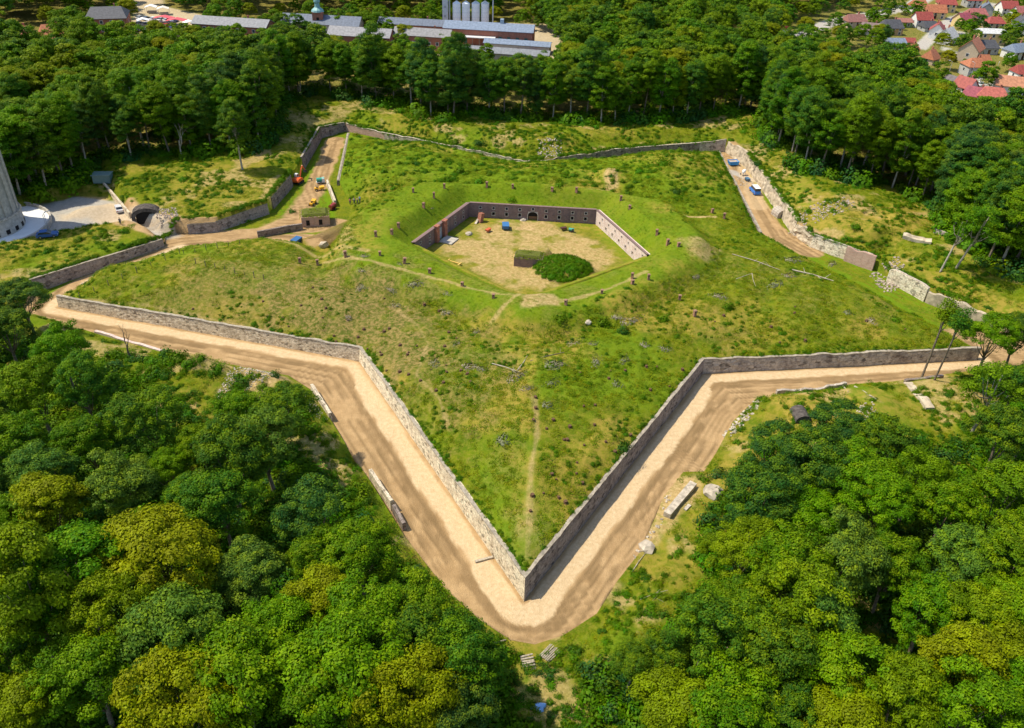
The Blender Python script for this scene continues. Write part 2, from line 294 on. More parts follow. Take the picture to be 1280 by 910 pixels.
# ------------------------------------------------------------------ mesh builder
class MB:
    def __init__(s): s.v=[]; s.f=[]; s.uv=[]
    def quad(s,a,b,c,d,uv=None): 
        i=len(s.v); s.v+=[tuple(a),tuple(b),tuple(c),tuple(d)]; s.f.append((i,i+1,i+2,i+3)); s.uv+=list(uv) if uv else [(0,0),(1,0),(1,1),(0,1)]
    def poly(s,pts,uv=None):
        i=len(s.v); s.v+=[tuple(p) for p in pts]; s.f.append(tuple(range(i,i+len(pts)))); s.uv+=list(uv) if uv else [(p[0],p[1]) for p in pts]
    def box(s,c,d,rz=0,ry=0,rx=0,taper=1.):
        m=Matrix.Rotation(rz,3,'Z')@Matrix.Rotation(ry,3,'Y')@Matrix.Rotation(rx,3,'X'); c=Vector(c); x,y,z=d[0]/2,d[1]/2,d[2]/2
        P=[c+m@Vector((sx*x*(taper if sz>0 else 1),sy*y*(taper if sz>0 else 1),sz*z)) for sz in (-1,1) for sx,sy in ((-1,-1),(1,-1),(1,1),(-1,1))]
        for q,w_,h_ in (((0,1,5,4),2*x,2*z),((1,2,6,5),2*y,2*z),((2,3,7,6),2*x,2*z),((3,0,4,7),2*y,2*z),((4,5,6,7),2*x,2*y),((3,2,1,0),2*x,2*y)):
            s.quad(*[P[k] for k in q],uv=[(0,0),(w_,0),(w_,h_),(0,h_)])
        return s
    def ring(s,pts,closed_top=True): pass
    def loft(s,rings,cap=True,closed=True):
        n=len(rings[0]); i0=len(s.v)
        for r in rings: s.v+=[tuple(p) for p in r]
        for k in range(len(rings)-1):
            for j in range(n if closed else n-1):
                a=i0+k*n+j; b=i0+k*n+(j+1)%n; s.f.append((a,b,b+n,a+n)); s.uv+=[(j*.5,k*.5),((j+1)*.5,k*.5),((j+1)*.5,(k+1)*.5),(j*.5,(k+1)*.5)]
        if cap:
            s.f.append(tuple(range(i0+n-1,i0-1,-1))); s.uv+=[(0,0)]*n
            e=i0+(len(rings)-1)*n; s.f.append(tuple(range(e,e+n))); s.uv+=[(0,0)]*n
        return s
    def tube(s,pts,rs,n=7):
        rings=[]; pts=[Vector(p) for p in pts]
        for i,p in enumerate(pts):
            d=(pts[min(i+1,len(pts)-1)]-pts[max(i-1,0)]).normalized(); a=d.cross(Vector((.31,.95,.07))).normalized(); b=d.cross(a)
            r=rs[i] if hasattr(rs,'__len__') else rs
            rings.append([p+(a*math.cos(t)+b*math.sin(t))*r for t in [2*math.pi*k/n for k in range(n)]])
        return s.loft(rings)
    def cyl(s,c,r,h,n=14,r2=None):
        c=Vector(c); r2=r if r2 is None else r2
        return s.loft([[c+Vector((q*math.cos(t),q*math.sin(t),z)) for t in [2*math.pi*k/n for k in range(n)]] for z,q in ((0,r),(h,r2))])
    def prof(s,pr,y0,y1,off=(0,0,0)):   # side profile (x,z) extruded along y
        o=Vector(off); return s.loft([[o+Vector((x,y,z)) for x,z in pr] for y in (y0,y1)])
    def mesh(s,name,m,smooth=False):
        me=bpy.data.meshes.new(name); me.from_pydata(s.v,[],s.f); me.validate(clean_customdata=False) if False else None
        if len(s.uv)==len(me.loops):
            u=me.uv_layers.new(name='UVMap'); u.data.foreach_set('uv',np.array(s.uv,dtype=np.float32).ravel())
        me.materials.append(m); 
        if smooth: me.polygons.foreach_set('use_smooth',[True]*len(me.polygons))
        return me
    def build(s,name,m,parent=None,loc=None,rz=0,smooth=False):
        o=bpy.data.objects.new(name,s.mesh(name,m,smooth)); COL.objects.link(o)
        if parent: o.parent=parent
        if loc is not None: o.location=loc
        o.rotation_euler=(0,0,rz); return o
def tag(o,label=None,cat=None,group=None,kind=None):
    for k,v in (('label',label),('category',cat),('group',group),('kind',kind)):
        if v: o[k]=v
    return o
def thing(name,label,cat,loc=(0,0,0),rz=0,group=None,s=1.):
    o=bpy.data.objects.new(name,None); o.empty_display_size=.2; COL.objects.link(o); o.location=loc; o.rotation_euler=(0,0,rz); o.scale=(s,s,s) if not hasattr(s,'__len__') else s
    return tag(o,label,cat,group)
def dup(root,loc,rz=0,s=None,label=None,group=None):
    r=root.copy(); COL.objects.link(r); r.location=loc; r.rotation_euler=(0,0,rz)
    if s is not None: r.scale=(s,s,s) if not hasattr(s,'__len__') else s
    if label: r['label']=label
    if group: r['group']=group
    for ch in list(root.children):
        c=ch.copy(); COL.objects.link(c); c.parent=r
        for g in list(ch.children):
            d=g.copy(); COL.objects.link(d); d.parent=c
    return r
def npmesh(name,V,F,m,uv=None,attr=None,smooth=False):
    me=bpy.data.meshes.new(name); me.vertices.add(len(V)); me.vertices.foreach_set('co',np.asarray(V,np.float32).ravel())
    k=F.shape[1]; me.loops.add(F.size); me.loops.foreach_set('vertex_index',F.astype(np.int32).ravel()); me.polygons.add(len(F))
    me.polygons.foreach_set('loop_start',np.arange(0,F.size,k,dtype=np.int32))
    me.update(calc_edges=True)
    for nm,a in (attr or {}).items():
        at=me.attributes.new(nm,'FLOAT_COLOR','POINT'); at.data.foreach_set('color',np.asarray(a,np.float32).ravel())
    if smooth: me.polygons.foreach_set('use_smooth',np.ones(len(F),bool))
    me.materials.append(m); return me
# ------------------------------------------------------------------ the ground, one polar sheet around the fort
def rings():
    out=[]
    for t in np.linspace(.0,1,46): out.append((0,np.maximum(RC*t,.01)))
    for t in np.linspace(0,1,150): out.append((1,RC+(RS-RC)*t))
    for t in np.linspace(0,1,26): out.append((2,RS+(RD-RS)*t))
    ks=[0,.15,.4,.8]; s=.45
    while ks[-1]<3200: ks.append(ks[-1]+s); s*=1.0165 if ks[-1]<450 else 1.2
    for k in ks: out.append((3,RD+k))
    return out
RG=rings(); nT=len(TH); fn=(H_court,H_star,H_ditch,H_out)
gx=np.concatenate([C0[0]+r*np.cos(TH) for _,r in RG]); gy=np.concatenate([C0[1]+r*np.sin(TH) for _,r in RG]); zn=np.repeat([z for z,_ in RG],nT)
gz=np.zeros(len(gx))
for k in range(4): m=zn==k; gz[m]=fn[k](gx[m],gy[m])
def W(pts,z=0.): return Ul(pts,z)
A1=np.zeros((len(gx),4)); A2=np.zeros((len(gx),4)); A2[:,3]=1
edge=(fbm(gx,gy,3,71,4)-.5)
d_star=dline(gx,gy,STAR,True)
# ditch: brown dirt, pale sand beside the scarp
D=zn==2
front=inside(gx,gy,W([(20,380),(60,372),(300,430),(655,700),(1230,435),(1330,440),(1330,700),(640,1000),(20,500)]))|(gy<140)
SWD=np.where(gx<-27,2.9,np.where(gx<3.5,3.7,np.where(gx<35,3.9,2.7)))
nearw=ss((d_star-.35+edge*.5)/.3)*ss((SWD-d_star+edge*1.5)/.35)
A1[D&front,0]=1; A1[D&front,1]=nearw[D&front]
tw_=fbm(gx,gy,22,73,2)*5; A2[D,1]=np.clip(.75*ss((np.sin(d_star*3.9+tw_*1.3)-.1)/.6)*ss((fbm(gx,gy,9,74)-.36)/.15)*ss((d_star-SWD-.3)/.4)+.5*ss((np.sin(d_star*8.1+tw_*3)-.2)/.5)*ss((fbm(gx,gy,6,76)-.42)/.12)*ss((d_star-SWD-.3)/.4)+.7*ss((SWD+1.6+edge*3-d_star)/.6)*ss((d_star-SWD+.1)/.25),0,1)[D]
dback=D&~front
A1[dback,0]=0
def paint(arr,ch,mask,val=1.): arr[:,ch]=np.maximum(arr[:,ch],np.where(mask,val,0) if not isinstance(mask,np.ndarray) or mask.dtype==bool else mask*val)
def roadline(pts,wd,z=0.,ch=0,arr=None,val=1.,soft=.8,ed=1.6):
    arr=A1 if arr is None else arr; P=W(pts,z); d=dline(gx,gy,P)
    arr[:,ch]=np.maximum(arr[:,ch],val*ss((wd/2-d+edge*ed)/soft+.5))
roadline([(50,385),(85,365),(110,352),(180,327),(225,305),(262,303),(330,290),(365,275),(375,262),(392,240),(405,210),(420,175)],5.5)
roadline([(225,305),(160,283),(150,270)],8,.2); roadline([(205,290),(240,297),(300,292)],5)
roadline([(398,305),(385,300),(340,300)],6); roadline([(375,285),(420,280)],6)
roadline([(110,352),(180,327),(225,308)],2.2,0,1)
roadline([(905,195),(925,225),(940,255),(955,280),(985,300),(1010,312)],7.5); roadline([(930,205),(948,258)],4.5,0,1,val=.5)
roadline([(940,225),(915,215)],3,0,2,val=.9)
def patch(pts,z,ch,arr,val=1.,soft=2.,ed=5.):
    s=sdist(gx,gy,W(pts,z)); arr[:,ch]=np.maximum(arr[:,ch],val*ss((s+edge*ed)/soft+.5))
patch([(-60,335),(20,312),(100,296),(150,285),(205,298),(225,293),(205,285),(165,272),(145,252),(95,246),(30,262),(-60,265)],.3,2,A1,.95,1.,1.)
patch([(90,268),(140,252),(165,272),(220,292),(150,283),(70,275)],.3,1,A1,.6); patch([(150,262),(185,280),(225,296),(200,300),(140,285)],.3,0,A1,.8)
patch([(75,262),(100,246),(135,248),(140,258),(100,266)],.3,2,A2,.9,1.,3.)
# courtyard
CM=(zn==0)
cd=np.zeros(len(gx))
for P_,v in (([(545,330),(560,300),(600,285),(640,272),(680,275),(715,290),(760,310),(775,335),(745,352),(690,365),(640,360),(590,350)],.8),([(640,270),(670,268),(675,290),(640,292)],1.)):
    s=sdist(gx,gy,W(P_,FLOOR)); cd=np.maximum(cd,v*ss((s+edge*6)/3+.5))
cn=fbm(gx[CM],gy[CM],3.5,77,4); dnn=np.minimum(dseg(gx,gy,COURTO[3],COURTO[4]),dseg(gx,gy,COURTO[4],COURTO[0]))[CM]; A2[CM,2]=(cd[CM]*ss((cn-.22)/.25))*ss((dnn-4)/3); A2[CM,0]=.35+.4*ss((cn-.4)/.2); A2[CM,1]=.5*ss((3.5-dline(gx,gy,COURT,True)[CM])/2)
# star surface tints: dry ochre, lush, scrubby grey-brown
S=(zn==1)
ochre=ss((fbm(gx,gy,11,81)-.52)/.16)
A2[S,0]=(ochre*.8)[S]
A2[S,1]=(np.maximum(ss((fbm(gx,gy,16,91)-.50)/.2)*.55,.6*ss((gy-190)/8)))[S]
patch([(110,365),(300,320),(420,335),(500,370),(560,420),(600,500),(520,520),(450,440),(250,400)],4,1,A2,0)
def patchS(pts,z,ch,arr,val,soft=3,ed=8):
    s=sdist(gx,gy,W(pts,z)); q=val*ss((s+edge*ed)/soft+.5); arr[:,ch]=np.where(S,np.maximum(arr[:,ch],q),arr[:,ch])
B2=np.zeros(len(gx))
s=sdist(gx,gy,W([(300,365),(420,350),(480,370),(520,400),(550,440),(560,470),(480,470),(440,430),(330,400)],4)); B2=np.maximum(B2,1.*ss((s+edge*16)/5+.5))
s=sdist(gx,gy,W([(150,368),(300,332),(420,342),(520,365),(600,420),(640,470),(600,560),(520,500),(450,450),(430,430),(200,390)],4)); B2=np.maximum(B2,.62*ss((s+edge*22)/5+.5))
B2=np.maximum(B2,.32*ss((fbm(gx,gy,13,83)-.5)/.12)*ss((fbm(gx,gy,4,84)-.35)/.25)*(gy<160)); A1[S,3]=B2[S]          # scrub / cut vegetation
patchS([(650,380),(690,375),(700,388),(650,395)],7,2,A2,.8,1.5,3)
patchS([(420,300),(440,300),(445,320),(425,325)],4,2,A2,.5,2,4)
patchS([(755,218),(770,218),(772,238),(756,240)],5,2,A2,.9,1.,1.5)
patchS([(640,640),(690,640),(680,700),(650,690)],5,2,A2,.2)
patchS([(860,315),(890,312),(900,325),(870,330)],6,2,A2,.6)
patchS([(690,420),(730,410),(740,450),(700,460)],6,0,A2,.9)
patchS([(560,400),(640,395),(660,420),(600,440)],6,0,A2,.7)
patchS([(850,380),(940,380),(1000,420),(900,430)],5,0,A2,.6)
patchS([(620,560),(700,560),(720,640),(650,660)],5,0,A2,.5)
for P_ in ([(520,255),(560,238),(640,232),(800,245),(830,300),(860,360)],[(430,262),(500,235),(430,330)]):
    pass
ringd=dline(gx,gy,COURTO,True); A2[S,1]=np.maximum(A2[S,1],(.5*ss((sdist(gx,gy,MOUND)+3)/3))[S]); A2[S,0]*=ss((ringd-3)/10)[S]*.8+.2
# trails
for pts,z,wd,v in (([(405,325),(470,340),(560,362),(640,385),(690,392),(760,372),(805,350)],6,.9,.55),([(490,375),(520,400),(535,425),(520,460),(548,490),(560,520)],6,.45,.4),
    ([(668,500),(672,540),(664,580),(662,640),(660,680)],6,.8,.5),([(660,235),(720,240),(790,248),(850,262),(895,262)],6,.8,.8),([(430,300),(432,330)],5,.7,.5),([(345,305),(400,322),(460,335)],4,1.2,.5),
    ([(650,383),(615,405)],6,1.,.6),([(95,370),(180,380),(300,405),(440,434)],3,.7,.35)):
    roadline(pts,wd,z,2,A2,v,.5,.9)
# outside: patches of dry soil, wood floor
O=(zn==3)
din=dline(gx,gy,DITO,True)
A2[O,0]=(ss((fbm(gx,gy,10,101)-.47)/.15)*.6)[O]; A2[O,1]=(ss((fbm(gx,gy,14,111)-.5)/.2)*.5)[O]
soil=ss((fbm(gx,gy,6,121)-.60)/.08)*.6*ss((40-din)/10); A2[O,2]=np.maximum(A2[O,2],soil[O])
def patchO(pts,z,ch,arr,val,soft=2,ed=5):
    s=sdist(gx,gy,W(pts,z)); q=val*ss((s+edge*ed)/soft+.5); arr[:,ch]=np.where(O,np.maximum(arr[:,ch],q),arr[:,ch])
patchO([(275,500),(300,470),(350,462),(360,475),(300,510)],2,2,A2,.9); patchO([(385,590),(420,575),(440,590),(400,600)],2,2,A2,.7)
patchO([(800,650),(835,600),(865,590),(880,605),(840,650),(800,690)],1,2,A2,.9); patchO([(1080,270),(1150,250),(1180,270),(1120,310)],4,0,A2,1.); patchO([(950,250),(1000,240),(1080,260),(1100,300),(1000,300)],4,0,A2,.8)
patchO([(640,870),(680,820),(720,850),(740,900),(680,930)],1,2,A2,.5); patchO([(960,500),(1050,495),(1100,520),(1060,545),(980,540)],2,0,A2,1.); patchO([(915,178),(940,180),(960,200),(930,195)],4,2,A2,.5)
patchO([(870,600),(930,560),(960,600),(900,640)],1,0,A2,.9); patchO([(1140,330),(1280,380),(1280,420),(1200,400)],4,0,A2,.8)
# town and works: paved areas and roads
for pts,wd in (([(975,70),(985,48),(1040,28),(1075,20),(1130,10),(1200,-20)],9),([(985,48),(1000,62),(1020,68)],6),([(1150,60),(1171,38),(1190,24),(1215,14),(1240,5)],6),([(1180,102),(1210,106),(1300,108)],7),([(1200,40),(1240,58),(1300,62)],5),([(1180,60),(1206,72),(1222,98)],4)):
    P_=W(pts,2); d=dline(gx,gy,P_); A1[:,2]=np.maximum(A1[:,2],ss((wd/2-d)/.8+.5)); 
for P_ in ([(165,30),(170,8),(160,-15),(200,-15),(205,8),(260,20),(340,40),(330,60),(260,55),(190,45)],[(555,30),(700,30),(700,60),(690,78),(580,75),(480,70),(420,62),(420,45)]):
    s=sdist(gx,gy,W(P_,2)); A1[:,1]=np.maximum(A1[:,1],.5*ss(s/2+.5)); A1[:,2]=np.maximum(A1[:,2],.6*ss(s/2+.5))
town=W([(965,75),(980,30),(1040,5),(1110,-20),(1400,-90),(1400,190),(1180,165),(1150,120),(1080,95),(1000,85)],2)
A2[inside(gx,gy,town),1]=.6
north_front=W([(-260,330),(-60,262),(0,248),(50,242),(100,228),(128,205),(200,200),(300,200),(340,190),(355,150),(385,124),(440,134),(500,142),(560,162),(600,152),(700,160),(760,167),(850,160),(945,150),(962,190),(1000,225),(1040,235),(1130,245),(1165,262),(1185,305),(1225,345),(1300,365),(1700,330)],2)
FOREST=np.array(list(map(tuple,north_front))+[(700,560),(300,650),(-300,650),(-420,400)])
fm=ss((sdist(gx,gy,FOREST)-1)/4)
A1[:,3]=np.maximum(A1[:,3],np.where(O,fm*.9*(1-A1[:,2]),0))
F=[]
nR=len(RG); idx=np.arange(nR*nT).reshape(nR,nT); a=idx[:-1]; b=idx[1:]
F=np.stack([a,b,np.roll(b,-1,1),np.roll(a,-1,1)],-1).reshape(-1,4)
def gmat(n,b):
    q=N(n); pos=q('NewGeometry').outputs['Position']
    m1=q('SeparateColor'); at1=q('Attribute',attribute_name='m1'); link(n,at1.outputs['Color'],m1.inputs[0]); m2=q('SeparateColor'); at2=q('Attribute',attribute_name='m2'); link(n,at2.outputs['Color'],m2.inputs[0])
    n1=q.noise(pos,.35,5,.65); n2=q.noise(pos,1.6,5,.7); n3=q.noise(pos,5.,3,.7); n4=q.noise(pos,.9,3,.6)
    g=q.mix(q.ramp(n1,.35,.65),(.090,.145,.006),(.175,.200,.007)); g=q.mix(q.ramp(n2,.42,.70,0,.75),g,(.25,.22,.03)); g=q.mix(q.ramp(n3,.52,.74,0,.6),g,(.07,.12,.010))
    g=q.mix(q.mul(m2.outputs[1],q.ramp(n2,.25,.6,.5,1)),g,(.135,.245,.008)); 
    g=q.mix(q.mul(m2.outputs[0],q.ramp(n4,.35,.62,.2,1)),g,(.37,.27,.05))
    scrub=q.mix(q.ramp(n2,.38,.64),(.10,.115,.02),(.33,.225,.085)); g=q.mix(q.mul(at1.outputs['Alpha'],.85),g,scrub)
    soil=q.mix(q.ramp(n2,.3,.7),(.38,.25,.10),(.62,.44,.21)); g=q.mix(q.mul(m2.outputs[2],q.ramp(n4,.25,.55,.45,1)),g,soil)
    mp=q('Mapping'); mp.inputs['Scale'].default_value=(1,1,1); link(n,pos,mp.inputs[0])
    dirt=q.mix(q.ramp(n1,.3,.75),(.40,.255,.12),(.56,.37,.185)); dirt=q.mix(q.ramp(n4,.5,.75,0,.3),dirt,(.27,.18,.09)); dirt=q.mix(q.ramp(n3,.55,.8,0,.35),dirt,(.70,.52,.32))
    dirt=q.mix(q.mul(m2.outputs[1],.8),dirt,(.21,.135,.062)); g=q.mix(m1.outputs[0],g,dirt)
    grav=q.mix(q.ramp(n2,.3,.7),(.38,.35,.31),(.52,.48,.42)); g=q.mix(m1.outputs[2],g,grav)
    sand=q.mix(q.ramp(n2,.3,.75),(.60,.425,.235),(.74,.56,.34)); g=q.mix(m1.outputs[1],g,sand)
    link(n,g,b.inputs['Base Color'])
    h=q.mul(n2,.6); h=q.mul(h,n3,'ADD'); bumpn(q,n,b,h,.8,.25)
me=npmesh('ground',np.stack([gx,gy,gz],1),F,mat('ground',gmat,rough=.95,spec=.05),attr={'m1':A1,'m2':A2},smooth=True)
g=bpy.data.objects.new('ground',me); COL.objects.link(g); tag(g,kind='structure')
del A2
tick('ground')
# ------------------------------------------------------------------ walls
def wall(name,label,cat,a,b,ha,hb,m,batter=.12,thick=1.0,z0=-.4,side=1,cope=.12,rag=.0,copem='coping',seg=.6,group=None,bulge=.04,ma=None,mb_=None):
    """battered wall from a to b whose face looks to the right of a->b (side=1)"""
    a=Vector((a[0],a[1],0)); b=Vector((b[0],b[1],0)); L=(b-a).length; d=(b-a)/L; nrm=Vector((d.y,-d.x,0))*side; n=max(2,int(L/seg)); nv=7
    ma=nrm if ma is None else Vector((ma[0],ma[1],0)); mb_=nrm if mb_ is None else Vector((mb_[0],mb_[1],0))
    t=thing(name,label,cat,(0,0,0),0,group) if cope else None
    if t: t['kind']='thing'
    mb=MB(); grid=[]; tops=[]
    for i in range(n+1):
        u=i/n; h=ha+(hb-ha)*u+.1; px=a.x+d.x*L*u; py=a.y+d.y*L*u
        h2=h-rag*max(0,float(fbm(px,py,3.,7,3))*2.2-.8)
        col=[]
        for j in range(nv+1):
            v=j/nv; z=z0+(h2-z0)*v; off=-batter*max(0,z)+bulge*(float(fbm(px*1.3+z*3,py*1.3,1.3,3,2))-.5)*2
            N2=ma*(1-u)+mb_*u; p=a+d*L*u+N2*off; col.append(Vector((p.x,p.y,z)))
        grid.append(col); bp=a+d*L*u-(ma*(1-u)+mb_*u)*thick; tops.append(Vector((bp.x,bp.y,h2)))
    for i in range(n):
        for j in range(nv):
            uv=[(L*i/n,grid[i][j].z),(L*(i+1)/n,grid[i+1][j].z),(L*(i+1)/n,grid[i+1][j+1].z),(L*i/n,grid[i][j+1].z)]
            mb.quad(grid[i][j],grid[i+1][j],grid[i+1][j+1],grid[i][j+1],uv)
        mb.quad(grid[i][nv],grid[i+1][nv],tops[i+1],tops[i],[(L*i/n,0),(L*(i+1)/n,0),(L*(i+1)/n,1),(L*i/n,1)])
        q0=tops[i].copy(); q1=tops[i+1].copy(); q0.z=z0; q1.z=z0; mb.quad(tops[i],tops[i+1],q1,q0,[(L*i/n,3),(L*(i+1)/n,3),(L*(i+1)/n,0),(L*i/n,0)])
    for e in (0,n):
        q=tops[e].copy(); q.z=z0; mb.poly(grid[e]+[tops[e],q],[(p.x+p.y,p.z) for p in grid[e]+[tops[e],q]])
    if not cope:
        o=mb.build(name,m); return tag(o,label,cat,group,'thing')
    mb.build('masonry',m,t)
    c=MB(); 
    for i in range(n):
        u0,u1=i/n,(i+1)/n; na=ma*(1-u0)+mb_*u0; nb=ma*(1-u1)+mb_*u1; f0=grid[i][nv]+na*.07; f1=grid[i+1][nv]+nb*.07; b0=f0-na*(.5); b1=f1-nb*(.5); dz=Vector((0,0,cope)); s0=Vector((0,0,-.01))
        c.quad(f0+s0,f1+s0,f1+dz,f0+dz); c.quad(f0+dz,f1+dz,b1+dz,b0+dz); c.quad(b0+dz,b1+dz,b1+s0,b0+s0)
    c.build('coping',MT[copem],t); return t
SP=STAR
def mitre(i):
    p=SP; e1=p[i]-p[i-1]; e2=p[(i+1)%len(p)]-p[i]; e1=e1/np.hypot(*e1); e2=e2/np.hypot(*e2)
    n1=np.array([e1[1],-e1[0]]); n2=np.array([e2[1],-e2[0]]); b=n1+n2; return -b/max(.3,(b@b)/2)
wall('scarp_wall','cream rubble scarp wall, long sunlit face left of the front tip','stone wall',SP[1],SP[0],2.7,3.5,MT['stone_b'],rag=.22,bulge=.07,ma=mitre(1),mb_=mitre(0))
wall('scarp_wall','tan scarp wall with small holes from the far left tip to the inner corner','stone wall',SP[2],SP[1],2.3,2.7,MT['stone'],rag=.22,bulge=.07,mb_=mitre(1))
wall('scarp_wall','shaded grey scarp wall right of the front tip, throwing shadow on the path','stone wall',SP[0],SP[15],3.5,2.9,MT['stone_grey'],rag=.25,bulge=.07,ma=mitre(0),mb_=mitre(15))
wall('scarp_wall','grey patched stone scarp wall from the right inner corner to the far right tip','stone wall',SP[15],SP[14],2.9,2.4,MT['stone_mix'],rag=.4,bulge=.09,ma=mitre(15))
wall('scarp_wall','low dark edge wall on the hill side of the blue van track','stone wall',SP[13],SP[12],1.6,3.1,MT['stone_dark'],cope=.08)
wall('scarp_wall','short dark stone wall stub beside the dirt track left of the hill','stone wall',SP[10],SP[9],2.8,1.3,MT['stone_dark'],cope=.08)
Dp=DIT
def dw(i,j,label,m,h0=0,h1=0,cope=.1,rag=.3,thick=.9,**k):
    return wall('counterscarp_wall',label,'stone wall',Dp[j],Dp[i],DST[j]+.25+h1,DST[i]+.25+h0,m,cope=cope,rag=rag,side=1,thick=thick,**k)
ci={ (p[0],p[1]):i for i,p in enumerate(DP)}
def dwp(p,q,label,m,**k): return dw(ci[p],ci[q],label,m,**k)
dwp((206,309),(43,367),'long dark retaining wall with a pale edge below the grass strip near the round tower',MT['stone_grey'],rag=.05)
dwp((273,290),(236,293),'short grey wall corner at the left end of the raised meadow',MT['stone_grey'])
dwp((337,268),(273,290),'grey stone wall below the raised meadow beside the dirt junction',MT['stone_grey'],rag=.1)
dwp((367,233),(343,261),'dark stone wall by the orange excavator, edge of the raised meadow',MT['stone_dark'],rag=.1)
dwp((403,173),(381,212),'tall dark stone wall curving along the dirt track above the excavator',MT['stone_dark'],rag=.15)
dwp((432,160),(403,173),'dark wall closing the far end of the dirt track',MT['stone_dark'],rag=.3)
dwp((480,166),(432,160),'low weathered wall piece behind the hill, left end of the rear ditch',MT['brick_ruin'],rag=.6,copem='rock')
dwp((575,184),(480,166),'pale capped stone wall across the rear ditch, left of the bushes',MT['stone_mix'],rag=.3,copem='rock')
dwp((660,199),(575,184),'bright broken stone wall across the rear ditch, centre piece',MT['stone'],rag=.7,copem='rock')
dwp((735,193),(660,199),'low crumbling wall with dark niches across the rear ditch',MT['stone_dark'],rag=.9)
dwp((765,188),(735,193),'short dark wall with an arch niche across the rear ditch',MT['stone_dark'],rag=.5)
dwp((875,182),(765,188),'long straight dark wall with a pale rim across the rear ditch',MT['stone_dark'],rag=.15,copem='rock')
dwp((906,190),(875,182),'brown corner wall where the rear ditch meets the van track',MT['stone_mix'],rag=.2)
kw=dict(cope=0,bulge=.2,rag=.6,thick=1.2)
dwp((931,209),(906,190),'cream weathered wall at the upper end of the van track',MT['cliff'],**kw)
dwp((951,236),(931,209),'cream weathered wall right of the blue skip',MT['cliff'],**kw)
dwp((972,267),(951,236),'cream rugged wall right of the blue van',MT['cliff'],**kw)
dwp((990,293),(972,267),'rounded cream masonry stump below the van track wall',MT['cliff'],**kw)
dwp((1012,309),(990,293),'low eroded masonry end near the lower exit of the van track',MT['cliff'],cope=0,bulge=.5,rag=1.2)
dwp((1085,335),(1012,309),'straight pale stone wall right of the hill with grass on top',MT['stone_b'],rag=.3,copem='rock')
dwp((1158,376),(1108,346),'pale broken wall piece between the ruined brick and the two slim trees',MT['stone_b'],rag=.8,copem='rock') if (1108,346) in ci else None
wall('counterscarp_wall','pale broken wall piece left of the two slim trees','stone wall',Dp[ci[(1158,376)]],Dp[ci[(1158,376)]]+(Dp[ci[(1085,335)]]-Dp[ci[(1158,376)]])*.62,3.4,3.1,MT['stone_b'],rag=.8,copem='rock')
wall('counterscarp_wall','crumbling light wall running out behind the trees at the right edge','stone wall',Dp[ci[(1290,425)]],Dp[ci[(1158,376)]],2.6,2.9,MT['cliff'],cope=0,bulge=.5,rag=1.0)
# front side: low parapet stubs beside the brown road
def lowwall(p,q,h,label,m,z=0,name='parapet_wall',wd=.55,rag=.3):
    a=Vector((*U(*p,z),0)); b=Vector((*U(*q,z),0)); return wall(name,label,'stone wall',a,b,h*(.75 if z else 1)+z,h*(.75 if z else 1)+z,m,batter=.02,thick=wd,cope=0,rag=rag,bulge=.06)
lowwall((205,443),(122,418),1.1,'low broken pale wall along the brown road at the left wood edge',MT['brick_pink'])
lowwall((416,526),(393,490),1.7,'short pale wall stub at the bend of the brown road',MT['stone'])
lowwall((493,637),(466,598),1.9,'brownish stone parapet stub with a pale top at the wood edge left of the road',MT['stone'])
lowwall((508,662),(495,640),1.5,'lower overgrown parapet continuing beside the brown road',MT['stone_dark'])
lowwall((1055,484),(968,495),1.4,'low rubble edge wall above the brown road on the right',MT['stone_mix'],rag=.9)
lowwall((1175,474),(1128,480),1.3,'dark low wall beside the road near the right edge trees',MT['stone_dark'],rag=.6)
lowwall((1165,520),(1138,485),2.6,'pale ruined wall sinking into the clearing on the right',MT['cliff'],rag=1.2,wd=1.6,z=1)
lowwall((1096,322),(1060,309),.5,'ruined reddish brick wall on the bank right of the hill',MT['brick_ruin'],z=3.2,rag=1.4)
lowwall((1205,312),(1165,298),3.4,'grey ruined wall under the leaning trees at the right',MT['stone_mix'],z=2.5,rag=1.5)
lowwall((1160,312),(1125,305),4.,'pale rounded ruin block in the clearing at the right',MT['cliff'],z=2.5,rag=1.5,wd=2.2)
lowwall((378,286),(322,296),1.5,'low dark yard wall left of the small brick casemate',MT['stone_dark'],rag=.1)
lowwall((408,232),(418,258),1.6,'narrow pale free-standing wall beside the digger track',MT['stone'],rag=.2)
lowwall((165,271),(128,228),1.6,'low pale edge wall on the left side of the raised meadow',MT['stone'],z=1.2)
lowwall((900,197),(947,284),.4,'thin dark kerb line along the van track',MT['stone_dark'],rag=0) if False else None
